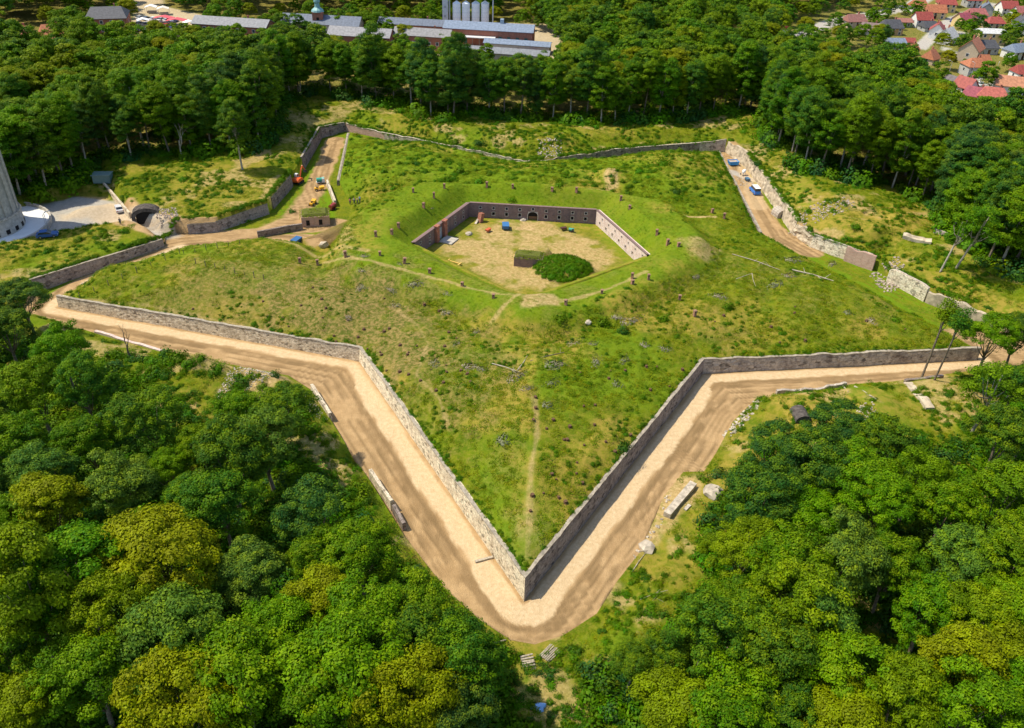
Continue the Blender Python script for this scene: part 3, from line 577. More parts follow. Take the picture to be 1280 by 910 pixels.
# ------------------------------------------------------------------ courtyard walls with openings
def ocells(mb,a,b,z0,z1,ops,uo=0,depth=.5,flip=1):
    a=Vector((a[0],a[1],0)); b=Vector((b[0],b[1],0)); L=(b-a).length; d=(b-a)/L; n=Vector((d.y,-d.x,0))*flip
    us=sorted({0,L,*[o[0] for o in ops],*[o[1] for o in ops],*list(np.arange(1,L,1.5))}); vs=sorted({z0,z1,*[o[2] for o in ops],*[o[3] for o in ops]})
    P=lambda u,z,k=0: a+d*u-n*k+Vector((0,0,z))
    for i in range(len(us)-1):
        for j in range(len(vs)-1):
            um,vm=(us[i]+us[i+1])/2,(vs[j]+vs[j+1])/2
            if any(o[0]<um<o[1] and o[2]<vm<o[3] for o in ops): continue
            mb.quad(P(us[i],vs[j]),P(us[i+1],vs[j]),P(us[i+1],vs[j+1]),P(us[i],vs[j+1]),[(us[i],vs[j]),(us[i+1],vs[j]),(us[i+1],vs[j+1]),(us[i],vs[j+1])])
    for u0,u1,v0,v1 in [o[:4] for o in ops]:
        for q in ((P(u0,v0),P(u1,v0),P(u1,v0,depth),P(u0,v0,depth)),(P(u0,v1),P(u1,v1),P(u1,v1,depth),P(u0,v1,depth)),(P(u0,v0),P(u0,v1),P(u0,v1,depth),P(u0,v0,depth)),(P(u1,v0),P(u1,v1),P(u1,v1,depth),P(u1,v0,depth))): mb.quad(*q)
    return P,d,n
def court_wall(a,b,label,m,ops,h=3.5,skip_sur=False,arch=None):
    t=thing('casemate_wall',label,'brick wall',(0,0,0)); t['kind']='thing'; mb=MB(); z0=FLOOR-.3; z1=FLOOR+h+.05
    allops=ops+([arch] if arch else [])
    P,d,n=ocells(mb,a,b,z0,z1,allops); L=(Vector((b[0],b[1],0))-Vector((a[0],a[1],0))).length
    mb.quad(P(0,z1),P(L,z1),P(L,z1,.9),P(0,z1,.9)); mb.quad(P(0,z0,.9),P(L,z0,.9),P(L,z1,.9),P(0,z1,.9))
    mb.build('brickwork',m,t)
    for u0,u1,v0,v1 in ops:
        w_=MB(); w_.quad(P(u0,v0,.45),P(u1,v0,.45),P(u1,v1,.45),P(u0,v1,.45)); wo=w_.build('window',MT['hole'],t)
        s=MB(); e=.10
        for (x0,x1,y0,y1) in ((u0-e,u1+e,v0-e,v0),(u0-e,u1+e,v1,v1+e*.7),(u0-e,u0,v0,v1),(u1,u1+e,v0,v1)):
            s.quad(P(x0,y0,-.04),P(x1,y0,-.04),P(x1,y1,-.04),P(x0,y1,-.04)); s.quad(P(x0,y1,-.04),P(x1,y1,-.04),P(x1,y1,0),P(x0,y1,0))
        s.build('frame',MT['surround'],wo)
    if arch:
        u0,u1,v0,v1=arch; w_=MB(); w_.quad(P(u0,v0,.48),P(u1,v0,.48),P(u1,v1,.48),P(u0,v1,.48)); do=w_.build('gateway',MT['hole'],t)
        s=MB(); um=(u0+u1)/2; r=(u1-u0)/2; vc=v1-r*.75
        pts=[(u0,v0)]+[(um-r*math.cos(k*math.pi/10),vc+r*.75*math.sin(k*math.pi/10)) for k in range(11)]+[(u1,v0)]
        for (x0,y0),(x1,y1) in zip(pts,pts[1:]):
            o0=(um+(x0-um)*1.14,vc+(y0-vc)*1.14 if y0>vc else y0); o1=(um+(x1-um)*1.14,vc+(y1-vc)*1.14 if y1>vc else y1)
            s.quad(P(x0,y0,-.06),P(x1,y1,-.06),P(o1[0],o1[1],-.06),P(o0[0],o0[1],-.06))
        for (x0,y0),(x1,y1) in zip(pts[1:-1],pts[2:-1]): s.quad(P(x0,y0,0.01),P(x1,y1,.01),P(x1,v1+.02,.01),P(x0,v1+.02,.01))
        s.build('arch_surround',MT['surround'],do)
        s=MB(); s.quad(P(u0+.15,v0,.4),P(u1-.15,v0,.4),P(u1-.15,v0+1.15,.4),P(u0+.15,v0+1.15,.4)); s.build('gate_leaf',cm('brown_gate',(.20,.10,.06)),do)
    c=MB()
    if not ops: return t
    for k in range(int(L)): 
        u0,u1=L*k/int(L),L*(k+1)/int(L); hz=.14; c.quad(P(u0,z1,-.1),P(u1,z1,-.1),P(u1,z1+hz,-.1),P(u0,z1+hz,-.1)); c.quad(P(u0,z1+hz,-.1),P(u1,z1+hz,-.1),P(u1,z1+hz,.5),P(u0,z1+hz,.5)); c.quad(P(u0,z1+.004,-.1),P(u1,z1+.004,-.1),P(u1,z1+.004,0),P(u0,z1+.004,0))
    c.build('cornice',MT['brick_dark'],t); return t
CA,CBk,CCk,CD,CE=COURT
LB=np.hypot(*(CCk-CBk)); ops=[]
for k in range(9):
    u=2.6+k*(LB-4.4)/8.2
    if k==4: 
        ops.append((u-.3,u+.3,FLOOR+2.65,FLOOR+3.15)); continue
    ops.append((u-.33,u+.33,FLOOR+.75,FLOOR+1.55)); ops.append((u-.28,u+.28,FLOOR+2.3,FLOOR+2.85))
ua=2.6+4*(LB-4.4)/8.2
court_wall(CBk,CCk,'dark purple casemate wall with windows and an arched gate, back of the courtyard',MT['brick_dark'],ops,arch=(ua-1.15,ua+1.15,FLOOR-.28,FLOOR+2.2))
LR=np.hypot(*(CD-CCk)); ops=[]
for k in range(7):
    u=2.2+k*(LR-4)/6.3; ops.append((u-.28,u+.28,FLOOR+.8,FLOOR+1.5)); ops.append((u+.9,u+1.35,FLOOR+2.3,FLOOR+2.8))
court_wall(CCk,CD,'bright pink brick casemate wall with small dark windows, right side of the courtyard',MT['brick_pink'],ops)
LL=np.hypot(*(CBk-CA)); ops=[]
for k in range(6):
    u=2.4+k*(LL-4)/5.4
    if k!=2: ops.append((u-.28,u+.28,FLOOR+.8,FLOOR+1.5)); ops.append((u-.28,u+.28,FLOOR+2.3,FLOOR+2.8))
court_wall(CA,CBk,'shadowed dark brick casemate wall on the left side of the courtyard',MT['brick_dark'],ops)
# red buttresses and grey door in the left wall
dl=Vector((*(CBk-CA),0)).normalized(); nl=Vector((dl.y,-dl.x,0)); rzl=math.atan2(dl.y,dl.x)
for u,nm in ((LL*.36,'nearer'),(LL*.50,'farther')):
    p=Vector((*CA,0))+dl*u+nl*.35; b_=MB().box((p.x,p.y,FLOOR+1.9),(1.0,.8,4.2),rzl).box((p.x,p.y,FLOOR+4.08),(1.25,1.05,.16),rzl); o=b_.build('buttress',MT['brick_red']); tag(o,'%s of two red brick buttresses flanking the grey door in the courtyard'%nm,'buttress')
p=Vector((*CA,0))+dl*LL*.43+nl*.06; o=MB().box((p.x,p.y,FLOOR+1.4),(1.3,.1,2.8),rzl).build('metal_door',cm('grey_door',(.32,.36,.38))); tag(o,'grey metal door between two red buttresses in the courtyard','door')
p=Vector((*CA,0))+dl*LL*.44+nl*2.2; o=MB().box((p.x,p.y,FLOOR+.12),(3.4,3.2,.3),rzl).build('concrete_slab',MT['concrete']); tag(o,'grey concrete slab on the ground before the courtyard door','slab')
tick('walls')
# ------------------------------------------------------------------ leaf meshes
def leaves(C,Nn,size,jit=.9,seed=0,asp=.62):
    r=np.random.default_rng(seed); n=len(C); nn=Nn+r.normal(0,jit,(n,3))*.5; nn/=np.linalg.norm(nn,axis=1)[:,None]+1e-9
    t=np.cross(nn,r.normal(0,1,(n,3))); t/=np.linalg.norm(t,axis=1)[:,None]+1e-9; b=np.cross(nn,t); s=(size*r.uniform(.6,1.25,n))[:,None]
    V=np.stack([C-t*s*.5,C-b*s*asp*.5,C+t*s*.5,C+b*s*asp*.5],1).reshape(-1,3); F=np.arange(4*n).reshape(-1,4)
    return V,F
def sphere_pts(n,r,up=-.35):
    v=r.normal(0,1,(n*2,3)); v/=np.linalg.norm(v,axis=1)[:,None]; v[:,2]=np.where(v[:,2]<up,-v[:,2],v[:,2]); return v[:n]
def crown_mesh(name,m,seed,rx=5.,rz=5.2,zc=10.,nl=9,ncl=125,nleaf=165,size=.32,clr=1.0,lob=.55,low=-.5,col=False):
    r=np.random.default_rng(seed); cl=[]; 
    L=[]
    for k in range(nl):
        a=2*math.pi*k*.618+r.uniform(0,.6); el=r.uniform(-.35,1.2); q=r.uniform(.42,.74)
        L.append((np.array([math.cos(a)*math.cos(el)*rx*q,math.sin(a)*math.cos(el)*rx*q,math.sin(el)*rz*q]),r.uniform(.34,.56)))
    L.append((np.array([0,0,rz*.05]),.66))
    k=0
    while len(cl)<ncl and k<ncl*30:
        k+=1; c,q=L[r.integers(len(L))]; v=sphere_pts(1,r,low)[0]; p=c+v*np.array([rx,rx,rz])*q*r.uniform(.86,1.05)
        ins=any((((p-c2)/(np.array([rx,rx,rz])*q2))**2).sum()<.62 for c2,q2 in L)
        if ins: continue
        nrm=p/np.array([rx,rx,rz]); nrm/=np.linalg.norm(nrm)+1e-9; cl.append((p,nrm,clr*r.uniform(.65,1.3),r.uniform(0,1)))
    Cs=[];Ns=[];A=[]
    for p,nrm,cr_,tone in cl:
        n=int(nleaf*(cr_/clr)**2); v=r.normal(0,1,(n,3)); v/=np.linalg.norm(v,axis=1)[:,None]; v[:,2]=np.where(v[:,2]<-.2,-v[:,2]*.6,v[:,2]); rr=cr_*r.uniform(.55,1.05,n)[:,None]
        Cs.append(p+v*rr*np.array([1,1,.72])); nn=v*.95+nrm*.2+np.array([0,0,.3]); Ns.append(nn)
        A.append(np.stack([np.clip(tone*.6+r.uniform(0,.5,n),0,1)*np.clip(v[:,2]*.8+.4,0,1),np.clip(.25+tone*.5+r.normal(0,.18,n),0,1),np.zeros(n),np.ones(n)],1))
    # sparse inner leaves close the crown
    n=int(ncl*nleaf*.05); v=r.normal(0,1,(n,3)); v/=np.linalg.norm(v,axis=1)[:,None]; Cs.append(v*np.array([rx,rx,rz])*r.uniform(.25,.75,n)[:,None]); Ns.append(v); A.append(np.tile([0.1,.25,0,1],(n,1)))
    C=np.concatenate(Cs); C[:,2]+=zc; Nn=np.concatenate(Ns); V,F=leaves(C,Nn,size,.75,seed); A=np.repeat(np.concatenate(A),4,0)
    return npmesh(name,V,F,m,attr={'leaf':A}),[(c+np.array([0,0,zc]),q) for c,q in L]
def trunk_mesh(name,m,seed,L,h0=4.5,r0=.34,top=9.5,lean=.6,nb=6):
    r=np.random.default_rng(seed+99); mb=MB(); lx,ly=r.uniform(-lean,lean,2)
    P=[(0,0,-.6),(0,0,.3),(lx*.3,ly*.3,h0*.6),(lx*.7,ly*.7,h0*1.1),(lx,ly,top)]; mb.tube(P,[r0*1.35,r0,r0*.85,r0*.7,r0*.25],8)
    for k in range(min(nb,len(L))):
        c=L[k][0]; z=h0*r.uniform(.8,1.3); s=np.array([lx*.6,ly*.6,z]); mid=s*.5+c*.5+np.array([0,0,-.5]); mb.tube([s,mid,c*.92+s*.08],[r0*.5,r0*.3,r0*.1],6)
    return mb.mesh(name,m,True)
TV={}
def variant(key,mk,seed,bark='bark',tr={},**k):
    c,L=crown_mesh('crown',MT[mk],seed,**k); t=trunk_mesh('trunk',MT[bark],seed,L,**tr); TV[key]=(c,t)
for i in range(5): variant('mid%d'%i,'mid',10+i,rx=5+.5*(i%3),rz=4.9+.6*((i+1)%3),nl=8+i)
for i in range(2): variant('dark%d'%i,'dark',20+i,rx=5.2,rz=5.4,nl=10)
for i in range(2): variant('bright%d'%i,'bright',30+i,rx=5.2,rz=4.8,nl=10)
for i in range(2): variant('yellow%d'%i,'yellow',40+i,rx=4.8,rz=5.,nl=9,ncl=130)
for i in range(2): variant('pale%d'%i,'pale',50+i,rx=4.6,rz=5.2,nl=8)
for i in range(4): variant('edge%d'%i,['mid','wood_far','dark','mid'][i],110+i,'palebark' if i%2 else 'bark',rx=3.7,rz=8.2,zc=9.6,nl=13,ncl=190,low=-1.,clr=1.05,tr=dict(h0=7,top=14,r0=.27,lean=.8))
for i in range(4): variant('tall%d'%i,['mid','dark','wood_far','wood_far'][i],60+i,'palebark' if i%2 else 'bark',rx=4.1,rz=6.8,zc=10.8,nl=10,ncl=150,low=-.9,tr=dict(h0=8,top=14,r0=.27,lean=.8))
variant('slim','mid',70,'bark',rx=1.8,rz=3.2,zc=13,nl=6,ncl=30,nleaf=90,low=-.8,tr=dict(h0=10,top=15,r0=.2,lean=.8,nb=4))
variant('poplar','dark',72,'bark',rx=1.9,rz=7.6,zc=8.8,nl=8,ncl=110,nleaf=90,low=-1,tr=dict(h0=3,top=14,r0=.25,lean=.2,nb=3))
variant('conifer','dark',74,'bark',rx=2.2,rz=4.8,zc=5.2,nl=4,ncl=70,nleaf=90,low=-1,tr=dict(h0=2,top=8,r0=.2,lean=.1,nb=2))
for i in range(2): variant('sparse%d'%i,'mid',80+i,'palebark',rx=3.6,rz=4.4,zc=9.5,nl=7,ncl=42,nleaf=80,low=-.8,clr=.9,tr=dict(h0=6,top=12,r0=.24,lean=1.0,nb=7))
tick('variants')
TC=[0]
def tree(key,x,y,s,label,group=None,z=None,rz=None,sz=None,lean=0,la=0,name='broadleaf_tree',cat='tree'):
    z=float(HT(x,y)[0])-.15 if z is None else z
    c,t=TV[key]; o=thing(name,label,cat,(x,y,z),rng.uniform(0,6.28) if rz is None else rz,group,(s*rng.uniform(.88,1.14),s*rng.uniform(.88,1.14),s*(sz or rng.uniform(.88,1.16))))
    if not lean: o.rotation_euler=(rng.normal(0,.035),rng.normal(0,.035),o.rotation_euler[2])
    if lean: o.rotation_euler=(lean*math.cos(la),lean*math.sin(la),o.rotation_euler[2]) 
    for nm,me in (('trunk',t),('crown',c)):
        q=bpy.data.objects.new(nm,me); COL.objects.link(q); q.parent=o
    TC[0]+=1; return o
placed=[]
def free(x,y,d): return all((x-a)**2+(y-b)**2>(d*.5+c*.5)**2 for a,b,c in placed)
# foreground crowns, read as: picture place of the crown, crown width (m), kind
FG=[(28,375,8,'dark'),(8,420,8,'dark'),(50,500,9,'mid'),(15,560,9,'mid'),(110,500,8,'mid'),(115,560,9,'mid'),(60,600,9,'pale'),(190,540,8,'mid'),(150,620,9,'pale'),(60,650,10,'yellow'),
    (200,700,12,'yellow'),(100,720,12,'bright'),(40,760,12,'mid'),(150,790,9,'mid'),(210,810,11,'pale'),(320,725,8,'pale'),(240,640,8,'mid'),(280,640,9,'mid'),(290,590,9,'dark'),(350,520,8,'mid'),(335,570,9,'pale'),(390,650,9,'dark'),
    (395,715,7,'mid'),(400,760,8,'yellow'),(300,850,11,'bright'),(230,890,10,'yellow'),(30,890,9,'yellow'),(120,860,9,'mid'),(350,800,8,'bright'),(420,850,11,'bright'),(460,790,9,'bright'),(450,700,9,'bright'),
    (530,760,9,'mid'),(515,810,9,'mid'),(560,820,8,'dark'),(510,875,10,'yellow'),(572,850,8,'mid'),(572,895,8,'dark'),(410,900,9,'mid'),(300,530,7,'mid'),(10,820,9,'mid'),(5,680,9,'mid'),
    # right side
    (970,560,9,'dark'),(950,620,10,'dark'),(932,685,8,'mid'),(1045,545,8,'dark'),(1060,600,9,'bright'),(1010,640,8,'bright'),(1100,640,9,'bright'),(1095,570,8,'mid'),(1180,640,8,'bright'),(1050,700,10,'pale'),
    (985,720,9,'mid'),(1000,770,10,'mid'),(930,765,8,'mid'),(900,820,9,'mid'),(960,840,10,'mid'),(1030,790,9,'pale'),(1060,840,11,'bright'),(1050,900,9,'yellow'),(1110,720,8,'mid'),(1085,700,5,'yellow'),(1160,770,8,'mid'),(1120,890,9,'mid'),
    (1185,850,9,'yellow'),(1240,840,9,'yellow'),(1210,700,9,'pale'),(1260,720,9,'mid'),(1240,640,9,'mid'),(1250,560,9,'dark'),(1270,480,9,'dark'),(1240,425,8,'bright'),(1275,420,8,'dark'),(1220,780,9,'mid'),(1270,780,9,'bright'),
    (1200,900,9,'mid'),(1270,890,9,'bright'),(882,800,7,'dark'),(832,828,6,'dark'),(790,830,5,'mid'),(850,880,9,'yellow'),(910,900,9,'mid'),(1140,610,8,'mid'),(1020,590,9,'dark'),(980,900,8,'dark')]
LBL={'mid':'mid green leafy tree','dark':'deep green leafy tree','bright':'bright fresh green leafy tree','yellow':'yellow green leafy tree','pale':'pale green leafy tree'}
cnt={}
seenlab={}
SPEC={(200,700):'largest yellow green tree in the middle of the left wood',(350,520):'big green tree at the wood edge inside the bend of the brown road',(320,725):'narrow pale green tree right of the big yellow green one',
      (60,650):'yellow olive tree near the left edge of the left wood',(1185,850):'yellowish tree with thin branches at the lower right',(1060,840):'bright lime green tree low in the right wood',(28,375):'dark tree at the left edge beside the retaining wall',
      (1240,425):'bright tree standing at the right end of the pale path',(950,620):'very dark green tree at the left edge of the right wood',(510,875):'yellow green tree at the bottom edge between wood and clearing',(400,760):'golden green tree beside the narrow pale tree',
      (230,890):'yellow green tree cut by the bottom edge of the picture',(100,720):'wide bright crown left of the big yellow green tree',(1085,700):'small yellowing tree in the right wood',(850,880):'dull yellow tree near the log clearing at the bottom'}
for px,py,wd,kd in FG:
    n=cnt.get(kd,0); cnt[kd]=n+1; key=kd+str(n%(5 if kd=='mid' else 2)); s=wd/10.4; zc=10.*s+1.
    x,y=U(px,py,zc); side='left' if px<690 else 'right'
    lab=SPEC.get((px,py)); gp=None
    if not lab: lab='%s in the near wood on the %s of the ditch'%(LBL[kd],side); gp='%s trees of the near %s wood'%(kd,side)
    tree(key,x,y,s,lab,gp); placed.append((x,y,wd))
# fill between them, outside the frame as well
NL=W([(-330,330),(-40,352),(20,430),(100,500),(180,560),(250,590),(340,620),(400,690),(460,760),(540,830),(600,890),(610,1150),(-900,1150)],2)
NR=W([(960,660),(925,760),(880,850),(820,910),(800,1150),(2100,1150),(1600,330),(1320,430),(1270,560),(1225,620),(1130,640),(1080,640),(1010,650)],2)
for poly,side,nmax in ((NL,'left',70),(NR,'right',60)):
    lo=poly.min(0); hi=poly.max(0); k=0; tries=0
    while k<nmax and tries<6000:
        tries+=1; x=rng.uniform(max(lo[0],-125),min(hi[0],130)); y=rng.uniform(max(lo[1],44),min(hi[1],175))
        if not inside(np.array([x]),np.array([y]),poly)[0] or abs(x)>y*.66+26: continue
        wd=rng.uniform(5.5,8.5)
        if not free(x,y,wd*.86): continue
        kd=rng.choice(['mid','mid','mid','dark','bright','pale']); key=kd+str(rng.integers(5 if kd=='mid' else 2))
        tree(key,x,y,wd/10.4,'%s in the near wood on the %s of the ditch'%(LBL[kd],side),'%s trees of the near %s wood'%(kd,side)); placed.append((x,y,wd)); k+=1
print('fg trees',TC[0])
tick('fg')
# rear wood: edge trees are individuals
WORKS=W([(-60,48),(-60,80),(80,90),(130,96),(260,104),(420,108),(560,112),(575,130),(695,130),(705,70),(690,45),(650,25),(560,22),(480,26),(440,20),(370,18),(345,24),(262,14),(205,0),(200,-30),(160,-30),(150,12),(112,24)],2)
TOWN=W([(960,85),(975,28),(1040,2),(1110,-25),(1400,-110),(1700,200),(1330,195),(1180,178),(1150,135),(1080,105),(1000,95)],2)
def inwood(x,y): return inside(x,y,FOREST)&~inside(x,y,WORKS)&~inside(x,y,TOWN)
pts=[]; grid_={}
for a_,b_ in zip(north_front[2:-1],north_front[3:]):
    e_=b_-a_; L_=np.hypot(*e_); n_=np.array([-e_[1],e_[0]])/L_; k_=max(1,int(L_/4.6))
    for q_ in range(k_):
        p_=a_+e_*(q_+.5)/k_+n_*rng.uniform(.5,3.)
        if abs(p_[0])<p_[1]*.72+40: grid_.setdefault((int(p_[0]//7),int(p_[1]//7)),[]).append(tuple(p_)); pts.append(tuple(p_))
N_=26000; X_=rng.uniform(-330,380,N_); Y_=rng.uniform(120,600,N_); ok=inwood(X_,Y_)&(np.abs(X_)<Y_*.72+45); X_,Y_=X_[ok],Y_[ok]
ordr=np.argsort(Y_)
for i in rng.permutation(len(X_)):
    x,y=X_[i],Y_[i]; gk=(int(x//7),int(y//7)); d=4.9 if y<300 else 6.0
    if any((x-a)**2+(y-b)**2<d*d for u in (-1,0,1) for v in (-1,0,1) for a,b in grid_.get((gk[0]+u,gk[1]+v),())): continue
    grid_.setdefault(gk,[]).append((x,y)); pts.append((x,y))
pts=np.array(pts); fe=sdist(pts[:,0],pts[:,1],FOREST); 
score=fe*1.6+np.hypot(pts[:,0],pts[:,1])*.35-np.where(pts[:,0]>70,20,0); order=np.argsort(score)
nind=max(0,min(len(pts),292-TC[0]))
ind=order[:nind]; rest=order[nind:]
for i in ind:
    x,y=pts[i]; edge_=fe[i]<14; r_=rng.random()
    if fe[i]<5: key='edge%d'%rng.integers(4) if rng.random()<.8 else 'tall%d'%rng.integers(4); s=rng.uniform(.85,1.12)
    elif edge_: key=['tall0','tall1','tall2','tall3','mid1','mid3'][rng.integers(6)]; s=rng.uniform(.92,1.2)
    else: key=['mid0','mid2','tall2','dark0','bright0','yellow0','pale1'][min(6,int(r_*8.2)) if r_<.86 else 0]; s=rng.uniform(.9,1.2)
    loc='behind the rear meadow' if x<75 and x>-70 else ('behind the raised meadow' if x<=-70 else 'right of the van track')
    kd={'t':'tall pale trunked tree','e':'tall tree leafy down to its foot','m':LBL['mid'],'d':LBL['dark'],'b':LBL['bright'],'y':LBL['yellow'],'p':LBL['pale']}[key[0]]
    tree(key,x,y,s,'%s, wood edge %s'%(kd,loc),'%s, wood edge %s'%(kd,loc))
print('trees',TC[0],'rest',len(rest))
tick('rear')
# ------------------------------------------------------------------ scattering (stuff)
def scatter(name,P,S,variants,kindlabel,seed=0,sz=None):
    """one object: a cloud of points that carries copies of the given meshes"""
    me=bpy.data.meshes.new(name); me.vertices.add(len(P)); me.vertices.foreach_set('co',np.asarray(P,np.float32).ravel())
    a=me.attributes.new('s','FLOAT_VECTOR','POINT'); SV=np.stack([S,S,S if sz is None else S*sz],1) ; a.data.foreach_set('vector',SV.astype(np.float32).ravel())
    r=np.random.default_rng(seed); a=me.attributes.new('rot','FLOAT_VECTOR','POINT'); RV=np.stack([r.normal(0,.08,len(P)),r.normal(0,.08,len(P)),r.uniform(0,6.28,len(P))],1); a.data.foreach_set('vector',RV.astype(np.float32).ravel())
    a=me.attributes.new('vi','INT','POINT'); a.data.foreach_set('value',r.integers(0,len(variants),len(P)).astype(np.int32))
    o=bpy.data.objects.new(name,me); COL.objects.link(o); tag(o,kindlabel[0],kindlabel[1],kind='stuff')
    ng=bpy.data.node_groups.new(name,'GeometryNodeTree'); ng.interface.new_socket('Geometry',in_out='INPUT',socket_type='NodeSocketGeometry'); ng.interface.new_socket('Geometry',in_out='OUTPUT',socket_type='NodeSocketGeometry')
    gi=ng.nodes.new('NodeGroupInput'); go=ng.nodes.new('NodeGroupOutput'); ip=ng.nodes.new('GeometryNodeInstanceOnPoints'); L=ng.links.new
    jn=ng.nodes.new('GeometryNodeJoinGeometry'); 
    for ob in reversed(variants):
        oi=ng.nodes.new('GeometryNodeObjectInfo'); oi.inputs['Object'].default_value=ob; oi.inputs['As Instance'].default_value=True; oi.transform_space='ORIGINAL'; L(oi.outputs['Geometry'],jn.inputs[0])
    def na(nm,dt): 
        q=ng.nodes.new('GeometryNodeInputNamedAttribute'); q.data_type=dt; q.inputs[0].default_value=nm; return q.outputs[0]
    L(gi.outputs[0],ip.inputs['Points']); L(jn.outputs[0],ip.inputs['Instance']); ip.inputs['Pick Instance'].default_value=True; L(na('vi','INT'),ip.inputs['Instance Index'])
    L(na('rot','FLOAT_VECTOR'),ip.inputs['Rotation']); L(na('s','FLOAT_VECTOR'),ip.inputs['Scale']); L(ip.outputs[0],go.inputs[0])
    md=o.modifiers.new('scatter','NODES'); md.node_group=ng; return o
# crowns of the deep wood reuse the leaf shape of the standing trees
def crown_of(key,m=None):
    for o in COL.objects:
        if o.name.startswith('crown') and o.data is TV[key][0]: return o
P=np.stack([pts[rest,0],pts[rest,1],HT(pts[rest,0],pts[rest,1])],1)
def bare(key,seed,mk,**k):
    c,L=crown_mesh('crown',MT[mk],seed,**k); return c,L
WV=[]
for i,(rx,rz,mk) in enumerate(((5.1,5.4,'wood_far'),(4.5,5.8,'wood_far'),(5.5,5.,'wood_far'),(4.8,5.2,'wood_far'))):
    variant('far%d'%i,mk,90+i,rx=rx,rz=rz,nl=8+i%3,ncl=100,nleaf=70,size=.5,low=-.6)
    x,y=pts[ind[-1-i]]; x+=2; o=tree('far%d'%i,x,y+3,.95,'dense tree in the front rows of the rear wood','dense trees in the front rows of the rear wood'); WV.append([c for c in o.children if c.name.startswith('crown')][0])
    variant('farb%d'%i,mk,95+i,rx=rx,rz=rz,nl=8+i%3,ncl=100,nleaf=70,size=.5,low=-.6) if False else None
yl=[o for o in COL.objects if o.name.startswith('crown') and o.data is TV['yellow0'][0]][0]
S_=np.clip(rng.normal(1.0,.13,len(P)),.65,1.3); S_=np.where(P[:,1]>330,S_*1.0,S_)
P[:,2]-=.6
tl=[o for o in COL.objects if o.name.startswith('crown') and o.data is TV['edge1'][0]]
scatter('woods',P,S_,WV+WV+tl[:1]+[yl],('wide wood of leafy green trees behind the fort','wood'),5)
tick('scatter')
# ------------------------------------------------------------------ low plants
def shrub_mesh(name,m,seed,n=420,r=.9,h=.8,size=.22):
    q=np.random.default_rng(seed); v=q.normal(0,1,(n,3)); v/=np.linalg.norm(v,axis=1)[:,None]; v[:,2]=np.abs(v[:,2]); lob=1+.3*np.sin(v[:,0]*4+seed)+.25*np.cos(v[:,1]*5+seed)
    C=v*np.array([r,r,h])*(q.uniform(.45,1.05,n)*lob)[:,None]; V,F=leaves(C,v+np.array([0,0,.4]),size,.9,seed)
    A=np.stack([q.uniform(0,.6,n)*v[:,2],np.clip(.4+q.normal(0,.22,n),0,1),np.zeros(n),np.ones(n)],1); return npmesh(name,V,F,m,attr={'leaf':np.repeat(A,4,0)})
def tuft_mesh(name,m,seed,n=46,r=.75,h=.20,size=.30):
    q=np.random.default_rng(seed); a=q.uniform(0,6.28,n); d=r*np.sqrt(q.uniform(0,1,n)); C=np.stack([d*np.cos(a),d*np.sin(a),q.uniform(.0,1,n)*h*(1.15-d/r)],1)
    V,F=leaves(C,np.tile([0,0,1.2],(n,1))+q.normal(0,.25,(n,3)),size,.8,seed,.3); A=np.stack([q.uniform(0,.7,n),q.uniform(.2,.8,n),np.zeros(n),np.ones(n)],1); return npmesh(name,V,F,m,attr={'leaf':np.repeat(A,4,0)})
def place_mesh(me,name,p,s,label,cat,group=None,rz=None,z=0):
    o=bpy.data.objects.new(name,me); COL.objects.link(o); o.location=(p[0],p[1],p[2]+z); o.rotation_euler=(0,0,rng.uniform(0,6.28) if rz is None else rz); o.scale=(s,s,s) if not hasattr(s,'__len__') else s
    return tag(o,label,cat,group)
SH={k:[shrub_mesh('shrub',MT[k],i+5*j) for i in range(2)] for j,k in enumerate(('weeds','mid','bright','dark','yellow','pale'))}
BR=[shrub_mesh('brush',MT['brush'],200+i,170,1.15,.30,.22) for i in range(2)]
TUM=[tuft_mesh('tuft',MT['grass'],300+i) for i in range(3)]
tsrc=[place_mesh(m_,'grass_tuft',G(*p),1.,'tall grass tuft at the foot of the front bastion slope','grass tuft','grass tufts on the front bastion') for m_,p in zip(TUM,((655,600),(610,540),(700,560)))]
wsrc=[place_mesh(m_,'low_shrub',G(*p),.7,'small leafy weed bush in the clearing right of the front tip','shrub','weed bushes in the right clearing') for m_,p in zip(SH['weeds']+SH['bright'][:1],((800,760),(830,720),(850,690)))]
usrc=[place_mesh(m_,'undergrowth_shrub',G(*p),1.1,'green bush at the edge of the left wood beside the road','shrub','bushes at the left wood edge') for m_,p in zip(SH['mid']+SH['dark'][:1]+SH['bright'][:1],((380,600),(425,640),(345,470),(215,455)))]
def zone_pts(n,poly,f=None,seed=0):
    r=np.random.default_rng(seed); lo,hi=poly.min(0),poly.max(0); x=r.uniform(lo[0],hi[0],n); y=r.uniform(lo[1],hi[1],n); k=inside(x,y,poly)
    if f is not None: k&=f(x,y,r)
    x,y=x[k],y[k]; return x,y,HT(x,y)
